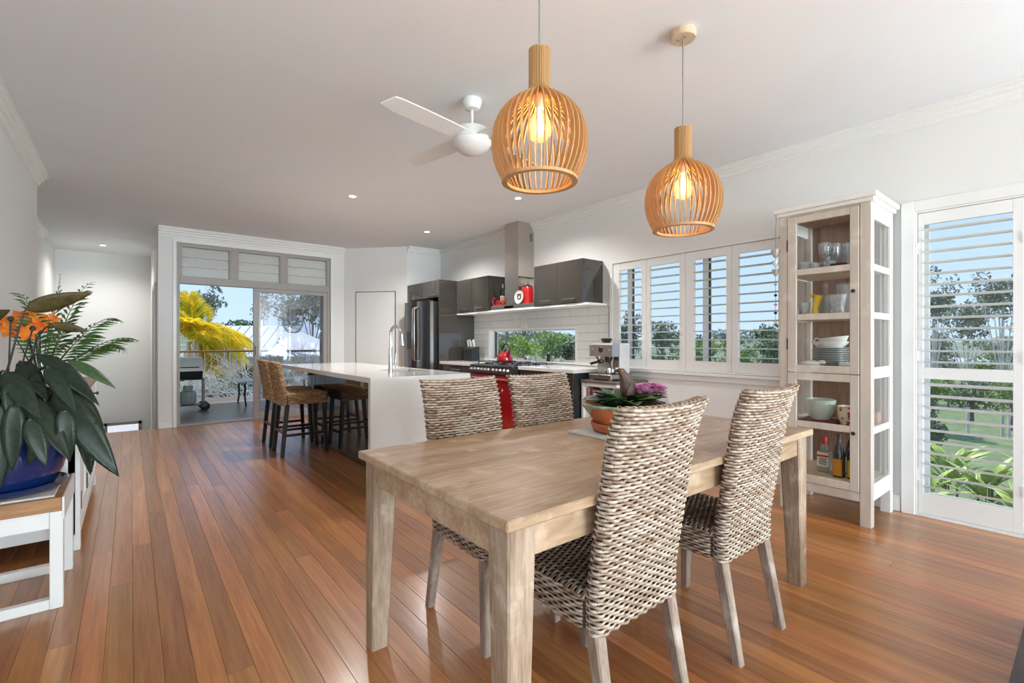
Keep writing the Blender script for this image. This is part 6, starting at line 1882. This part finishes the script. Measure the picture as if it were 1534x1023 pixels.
for k in range(14):
    xx = -3.0 + k * .46; t_ = min(1, max(0, (3.4 - xx) / 2.8)); mb = MB(); mb.bar((xx, -3.1, 3.53), (min(xx, .6) if xx > .6 else xx, -.15 if xx <= .6 else -3.1 + 3.0 * (3.4 - xx) / 2.8, 5.03 if xx <= .6 else 3.53 + 1.5 * (3.4 - xx) / 2.8), .05, .05); mb.build('roof_rib', M['roof_metal'], rf, world=False)
for xx in (-1.6, 1.2):
    mb = MB(); mb.box(xx - .6, xx + .6, -2.64, -2.601, 1.6, 2.9); w_ = rel(mb, 'window', M['alu_dark'])


def foliage(mb, centers, radii, n, size, rgen):
    C_ = np.array(centers, dtype=float); R_ = np.array(radii, dtype=float)
    if R_.ndim == 1: R_ = np.repeat(R_[:, None], 3, 1)
    wts = (R_.prod(1)) ** .67; wts = wts / wts.sum()
    idx = rgen.choice(len(C_), n, p=wts)
    d = rgen.normal(size=(n, 3)); d /= np.linalg.norm(d, axis=1)[:, None]
    r = rgen.uniform(.55, 1.05, n) ** .6
    c = C_[idx] + d * R_[idx] * r[:, None]
    a = rgen.normal(size=(n, 3)) * .8 + d * .2; a /= np.linalg.norm(a, axis=1)[:, None]
    b = np.cross(a, rgen.normal(size=(n, 3))); b /= np.linalg.norm(b, axis=1)[:, None]
    s = size * rgen.uniform(.6, 1.5, n)
    v = np.stack([c - a * s[:, None], c + b * (s * .42)[:, None], c + a * s[:, None], c - b * (s * .42)[:, None]], 1).reshape(-1, 3)
    t = np.repeat(np.clip(rgen.uniform(.1, .9, n), 0, 1), 4)
    n0 = len(mb.v)
    mb.v.extend(map(tuple, v.tolist())); mb.a.extend(t.tolist())
    mb.f.extend([(n0 + 4 * i, n0 + 4 * i + 1, n0 + 4 * i + 2, n0 + 4 * i + 3) for i in range(n)])


def tree(name, label, cat, group, base, crown, rad, kind, n, size, seed, blobs=9, trunk=.12, bark='bark'):
    g = np.random.default_rng(seed); base = Vector(base); crown = Vector(crown)
    t = thing(name, label, cat, tuple(base), 0, group)
    cs, rs = [], []
    for k in range(blobs):
        d = g.normal(size=3); d /= np.linalg.norm(d); q = g.uniform(.15, .85)
        cs.append([crown.x - base.x + d[0] * rad[0] * q, crown.y - base.y + d[1] * rad[1] * q, crown.z - base.z + d[2] * rad[2] * q]); f = g.uniform(.20, .42); rs.append([rad[0] * f, rad[1] * f, rad[2] * f])
    mb = MB(); foliage(mb, cs, rs, n, size, g); o = mb.build('foliage', FOL[kind], t, tint=True, world=False, recalc=False); o['kind'] = 'stuff'
    mb = MB(); c0 = crown - base
    mb.tube([(0, 0, 0), (c0.x * .3, c0.y * .3, c0.z * .45), (c0.x, c0.y, c0.z)], [trunk, trunk * .75, trunk * .35], 7)
    for c_ in cs[:7]: mb.tube([(c0.x * .3, c0.y * .3, c0.z * .5), ((c0.x * .3 + c_[0]) / 2, (c0.y * .3 + c_[1]) / 2, (c0.z * .5 + c_[2]) / 2 + .1), tuple(c_)], [trunk * .4, trunk * .28, trunk * .1], 5)
    mb.build('trunk', M[bark], t, smooth=True, world=False)
    return t


GZ = -3.0
seed = [100]
G1 = 'trees beyond the deck'
TREES = [
    (312, 456, 30, 30, 28, 'euc', 1, 'gum_tree', 'grey-green gum tree rising behind the golden palm', 'tree', G1, GZ, 'bark'),
    (395, 450, 36, 18, 36, 'euc', .45, 'gum_tree', 'sparse thin gum tree beyond the open sliding door', 'tree', G1, GZ, 'pale_bark'),
    (468, 452, 31, 36, 44, 'dark', .9, 'gum_tree', 'tall dark tree behind the neighbour roof', 'tree', G1, GZ, 'bark'),
    (428, 462, 41, 32, 28, 'euc', .8, 'gum_tree', 'grey gum tree behind the roof ridge', 'tree', G1, GZ, 'pale_bark'),
    (362, 488, 46, 34, 13, 'dark', 1, 'gum_tree', 'low dark treetop between gum tree and neighbour roof', 'tree', G1, GZ, 'bark'),
]
for (px, py, Z, rx, rz, kd, lab) in ((282, 562, 16.5, 26, 26, 'dark', 'dark shrub below the deck behind the barbecue'), (326, 566, 18.3, 30, 26, 'green', 'green shrub below the deck beside the barbecue'), (366, 560, 16.8, 28, 26, 'dark', 'dark shrub below the deck behind the bare branches'),
                                     (408, 562, 18.6, 30, 26, 'green', 'green shrub below the deck behind the slatted bench'), (452, 558, 16.8, 28, 24, 'dark', 'dark shrub below the deck behind the fixed door leaf'), (490, 566, 18.4, 28, 28, 'green', 'green shrub below the deck next to the dark post')):
    TREES.append((px, py, Z, rx, rz, kd, 1, 'garden_shrub', lab, 'shrub', 'shrubs below the deck', GZ, 'bark'))
G2 = 'trees beyond the windows'
for (px, py, Z, rx, rz, kd, lab) in ((940, 500, 17, 26, 40, 'euc', 'loose grey-green tree beyond the shutters nearest the kitchen'), (992, 507, 20, 34, 34, 'euc', 'wide grey-green tree beyond the second shutter leaf'), (1050, 526, 25, 42, 24, 'green', 'bright green bushy tree beyond the third shutter leaf'),
                                     (1106, 532, 21.5, 40, 22, 'green', 'bright green rounded tree beyond the shutter leaf by the cabinet'), (1164, 524, 27, 44, 26, 'dark', 'dark tree seen low beside the display cabinet'), (1222, 524, 22.5, 36, 26, 'euc', 'grey tree hidden mostly behind the display cabinet'),
                                     (1030, 512, 35, 46, 18, 'dark', 'dark low treetop behind the bright green trees'), (1095, 503, 43, 42, 15, 'euc', 'far pale treetop on the horizon'), (1150, 500, 52, 42, 15, 'dark', 'far dark treetop on the horizon')):
    TREES.append((px, py, Z, rx, rz, kd, 1, 'bushy_tree', lab, 'tree', G2, GZ, 'bark'))
for (px, py, Z, rx, rz, cv, lab) in ((1398, 452, 14.5, 34, 46, .8, 'gum tree with loose high crown on the hinge side of the shutter door'), (1502, 440, 13, 38, 46, .8, 'gum tree with the tallest crown beyond the shutter door'), (1450, 480, 18.5, 46, 42, .9, 'gum tree standing between two taller gums beyond the shutter door'),
                                     (1398, 515, 22, 46, 32, 1, 'low gum tree under the loose high crown beyond the shutter door'), (1512, 516, 16.6, 46, 32, 1, 'low gum tree under the tallest crown beyond the shutter door'), (1572, 468, 15, 34, 50, .8, 'gum tree beyond the second leaf of the shutter door')):
    TREES.append((px, py, Z, rx, rz, 'euc', cv, 'gum_tree', lab, 'tree', 'gum trees beyond the garden door', GZ, 'pale_bark'))
for (px, py, Z, rx, rz, kd, lab) in ((742, 525, 11.5, 30, 25, 'green', 'green bush filling the low kitchen window behind the kettle'), (784, 522, 14, 32, 24, 'lime', 'yellow-green bush in the middle of the low kitchen window'), (822, 520, 16.6, 34, 24, 'green', 'soft green bush in the low kitchen window'),
                                     (852, 523, 10, 24, 24, 'dark', 'dark green bush at the espresso end of the low kitchen window'), (765, 506, 25, 46, 18, 'euc', 'grey-green treetop far behind the kettle'), (832, 508, 21.5, 44, 16, 'green', 'green treetop far behind the low kitchen window'), (712, 518, 13.4, 24, 24, 'dark', 'dark bush behind the knife block end of the low window')):
    TREES.append((px, py, Z, rx, rz, kd, 1, 'leafy_bush', lab, 'bush', 'bushes beyond the low kitchen window', GZ, 'bark'))
for (px, py, Z, rx, rz, kd, lab) in ((1398, 585, 11.2, 42, 28, 'green', 'green hedge shrub at the lawn end, hinge side of the shutter door'), (1456, 588, 12.8, 46, 28, 'dark', 'dark hedge shrub between two green ones beyond the lawn'), (1518, 588, 11.4, 42, 30, 'green', 'green hedge shrub under the tallest gum beyond the lawn'),
                                     (1575, 590, 12.8, 44, 28, 'dark', 'dark hedge shrub beyond the second shutter leaf'), (1398, 640, 8.4, 18, 40, 'dark', 'dark upright shrub on the lawn beyond the shutter door')):
    TREES.append((px, py, Z, rx, rz, kd, 1, 'hedge_shrub', lab, 'shrub', 'hedge beyond the garden door', -.95, 'bark'))
for (px, py, Z, rx, rz, kd, cv, nm, lab, cat, grp, gz, bark) in TREES:
    c_ = P(px, py, Z); sp = 2.7; seed[0] += 1; rX = rx * Z / 710
    tree(nm, lab, cat, grp, (c_.x, c_.y, gz), c_, (rX, rX, rz * Z / 710), kd, int(2.1 * cv * PI * rx * rz / (.84 * sp * sp)), sp * Z / 710, seed[0], 18, max(.05, rX * .05), bark)
for k in range(11):
    px = 925 + 62 * k; Z = (30.5, 33.2)[k % 2]; c_ = P(px, 548, Z); seed[0] += 1; sp = 2.9; rX = 34 * Z / 710
    tree('field_shrub', 'rounded shrub in the row beyond the lawn', 'shrub', 'row of shrubs beyond the lawn', (c_.x, c_.y, GZ), c_, (rX, rX, 28 * Z / 710), ('green', 'dark', 'euc')[k % 3], 620, sp * Z / 710, seed[0], 16, .06, 'bark')
# distant wooded hills
mb = MB(); rowb, rowm, rowt = [], [], []
for i in range(121):
    px = -700 + 3000 * i / 120; q = P(px, 511, 150); hgt = 1.2 + 1.6 + 1.3 * math.sin(i * .35) + .8 * math.sin(i * .93 + 1) + .4 * math.sin(i * 2.3)
    rowb.append((q.x * .8, q.y * .8, -3.0)); rowm.append((q.x, q.y, hgt * .4)); rowt.append((q.x * 1.06, q.y * 1.06, hgt))
mb.grid([rowb, rowm, rowt]); struct(mb.build('hills', plain('hill_green', (.15, .20, .14), .95, .3, .15), recalc=False), 'low wooded hills on the horizon')
M['lily'] = plain('bright_lily_leaf', (.10, .22, .03), .4, .3, 3, col2=(.46, .56, .12))
lily = leaf_mesh('strap_leaf', 1.0, .26, .20, .35, M['lily'], 6)
rr = random.Random(21)
for k, (gx, gy) in enumerate(((5.75, 1.05), (5.80, .35), (5.75, -.35), (6.45, .70), (6.50, .0), (6.45, 1.40), (7.15, .35), (7.15, 1.05))):
    t = thing('garden_lily', 'lush bright green strap-leaved plant outside the shutter door', 'plant', (gx, gy, -.95), 0, 'strap-leaved plants by the garden door')
    for q in range(30):
        a = rr.uniform(0, 2 * PI); r1 = rr.uniform(.14, .34); hh = rr.uniform(.66, 1.10)
        place_leaf(lily, t, (.07 * math.cos(a), .07 * math.sin(a), hh * .72), (r1 * math.cos(a), r1 * math.sin(a), hh), rr.uniform(-.3, .3))
        if q < 6: s_ = MB(); s_.tube([(.04 * math.cos(a), .04 * math.sin(a), 0), (.06 * math.cos(a), .06 * math.sin(a), hh * .73)], .008, 5); s_.build('stalk', M['leaf_mid'], t, world=False)
# golden palm
gp = P(288, 505, 14.8)
palm = thing('golden_palm', 'big golden cane palm glowing in the sun beyond the deck', 'palm tree', (gp.x, gp.y, GZ))
def palm_frond(L_, droop, seed_):
    g = np.random.default_rng(seed_); mb = MB(); pts = []
    for i in range(13):
        f = i / 12; pts.append(Vector((0, L_ * (f - .10 * f ** 3), -L_ * droop * f * f)))
    mb.t = .9; mb.tube(pts, [.020 * (1 - .8 * i / 12) for i in range(13)], 5)
    for k in range(46):
        f = .14 + .86 * k / 45; j = min(int(f * 12), 11); t = f * 12 - j; c0 = pts[j].lerp(pts[j + 1], min(t, 1)); tg = (pts[j + 1] - pts[j]).normalized()
        ll = (.44 * L_ * math.sin(PI * (.18 + .74 * f)) + .05) * float(g.uniform(.8, 1.15))
        for sg in (-1, 1):
            dr = (Vector((sg, 0, 0)) * .70 + tg * .8 + Vector((0, 0, .25))).normalized(); wv = dr.cross(Vector((sg, 0, 1))).normalized() * .013
            mb.t = float(np.clip(g.uniform(-.25, .75) + .5 * f, 0, 1)); b = c0 + dr * ll * .5 + Vector((0, 0, float(g.uniform(-.03, .03)))); e = c0 + dr * ll + Vector((0, 0, float(g.uniform(-.75, -.35)) * ll))
            mb.add([c0, b + wv, e, b - wv], [(0, 1, 2, 3)])
    return mb.mesh('palm_frond', FOL['gold'], False, True, False)
fms = [palm_frond(1.55, d, i) for i, d in enumerate((.30, .45, .60, .20))]
rr = random.Random(8)
for k in range(96):
    o = bpy.data.objects.new('palm_frond', fms[k % 4]); C.objects.link(o); o.parent = palm
    a = k * 2.399; el = math.radians(-25 + 105 * ((k * .618) % 1.0)); hh = 4.25 + .35 * rr.random()
    o.location = (.22 * math.cos(a) * rr.random(), .22 * math.sin(a) * rr.random(), hh); o.rotation_euler = (el, rr.uniform(-.3, .3), a); s_ = rr.uniform(.85, 1.1); o.scale = (s_, s_, s_)
for k in range(5):
    mb = MB(); a = 2 * PI * k / 5; mb.tube([(.25 * math.cos(a), .25 * math.sin(a), 0), (.2 * math.cos(a), .2 * math.sin(a), 2.0), (.14 * math.cos(a), .14 * math.sin(a), 4.2)], [.06, .05, .035], 8); mb.build('cane', M['pale_bark'], palm, smooth=True, world=False)
# leafless shrub with pale branches
bs = P(392, 548, 13.2)
bsh = thing('bare_shrub', 'tangle of pale leafless branches just behind the balustrade', 'shrub', (bs.x, bs.y, GZ))
rr = random.Random(4)
mb = MB()
def grow(p, d, ln, r, depth):
    e = p + d * ln; m_ = p.lerp(e, .5) + Vector((rr.uniform(-.06, .06), rr.uniform(-.06, .06), rr.uniform(-.04, .06))) * ln
    mb.tube([p, m_, e], [r, r * .85, r * .65], 4, cap=False)
    if depth == 0: return
    for k in range(3 if depth > 1 else 2):
        nd = (d + Vector((rr.uniform(-.8, .8), rr.uniform(-.8, .8), rr.uniform(-.35, .45)))).normalized(); grow(e if k else m_, nd, ln * rr.uniform(.62, .88), r * .62, depth - 1)
for k in range(14):
    a = 2 * PI * k / 14; d = Vector((math.cos(a) * 1.2, math.sin(a) * .4, .55)).normalized()
    grow(Vector((.3 * math.cos(a), .2 * math.sin(a), 2.25 + rr.uniform(0, .5))), d, rr.uniform(.55, .9), .030, 4)
mb.tube([(0, 0, 0), (0, 0, 2.4)], [.12, .09], 8)
for k in range(9):
    a = 2 * PI * k / 9; mb.tube([(0, 0, 2.1), (.3 * math.cos(a), .2 * math.sin(a), 2.6)], .035, 5)
mb.build('branches', M['pale_bark'], bsh, world=False, recalc=False)['kind'] = 'stuff'
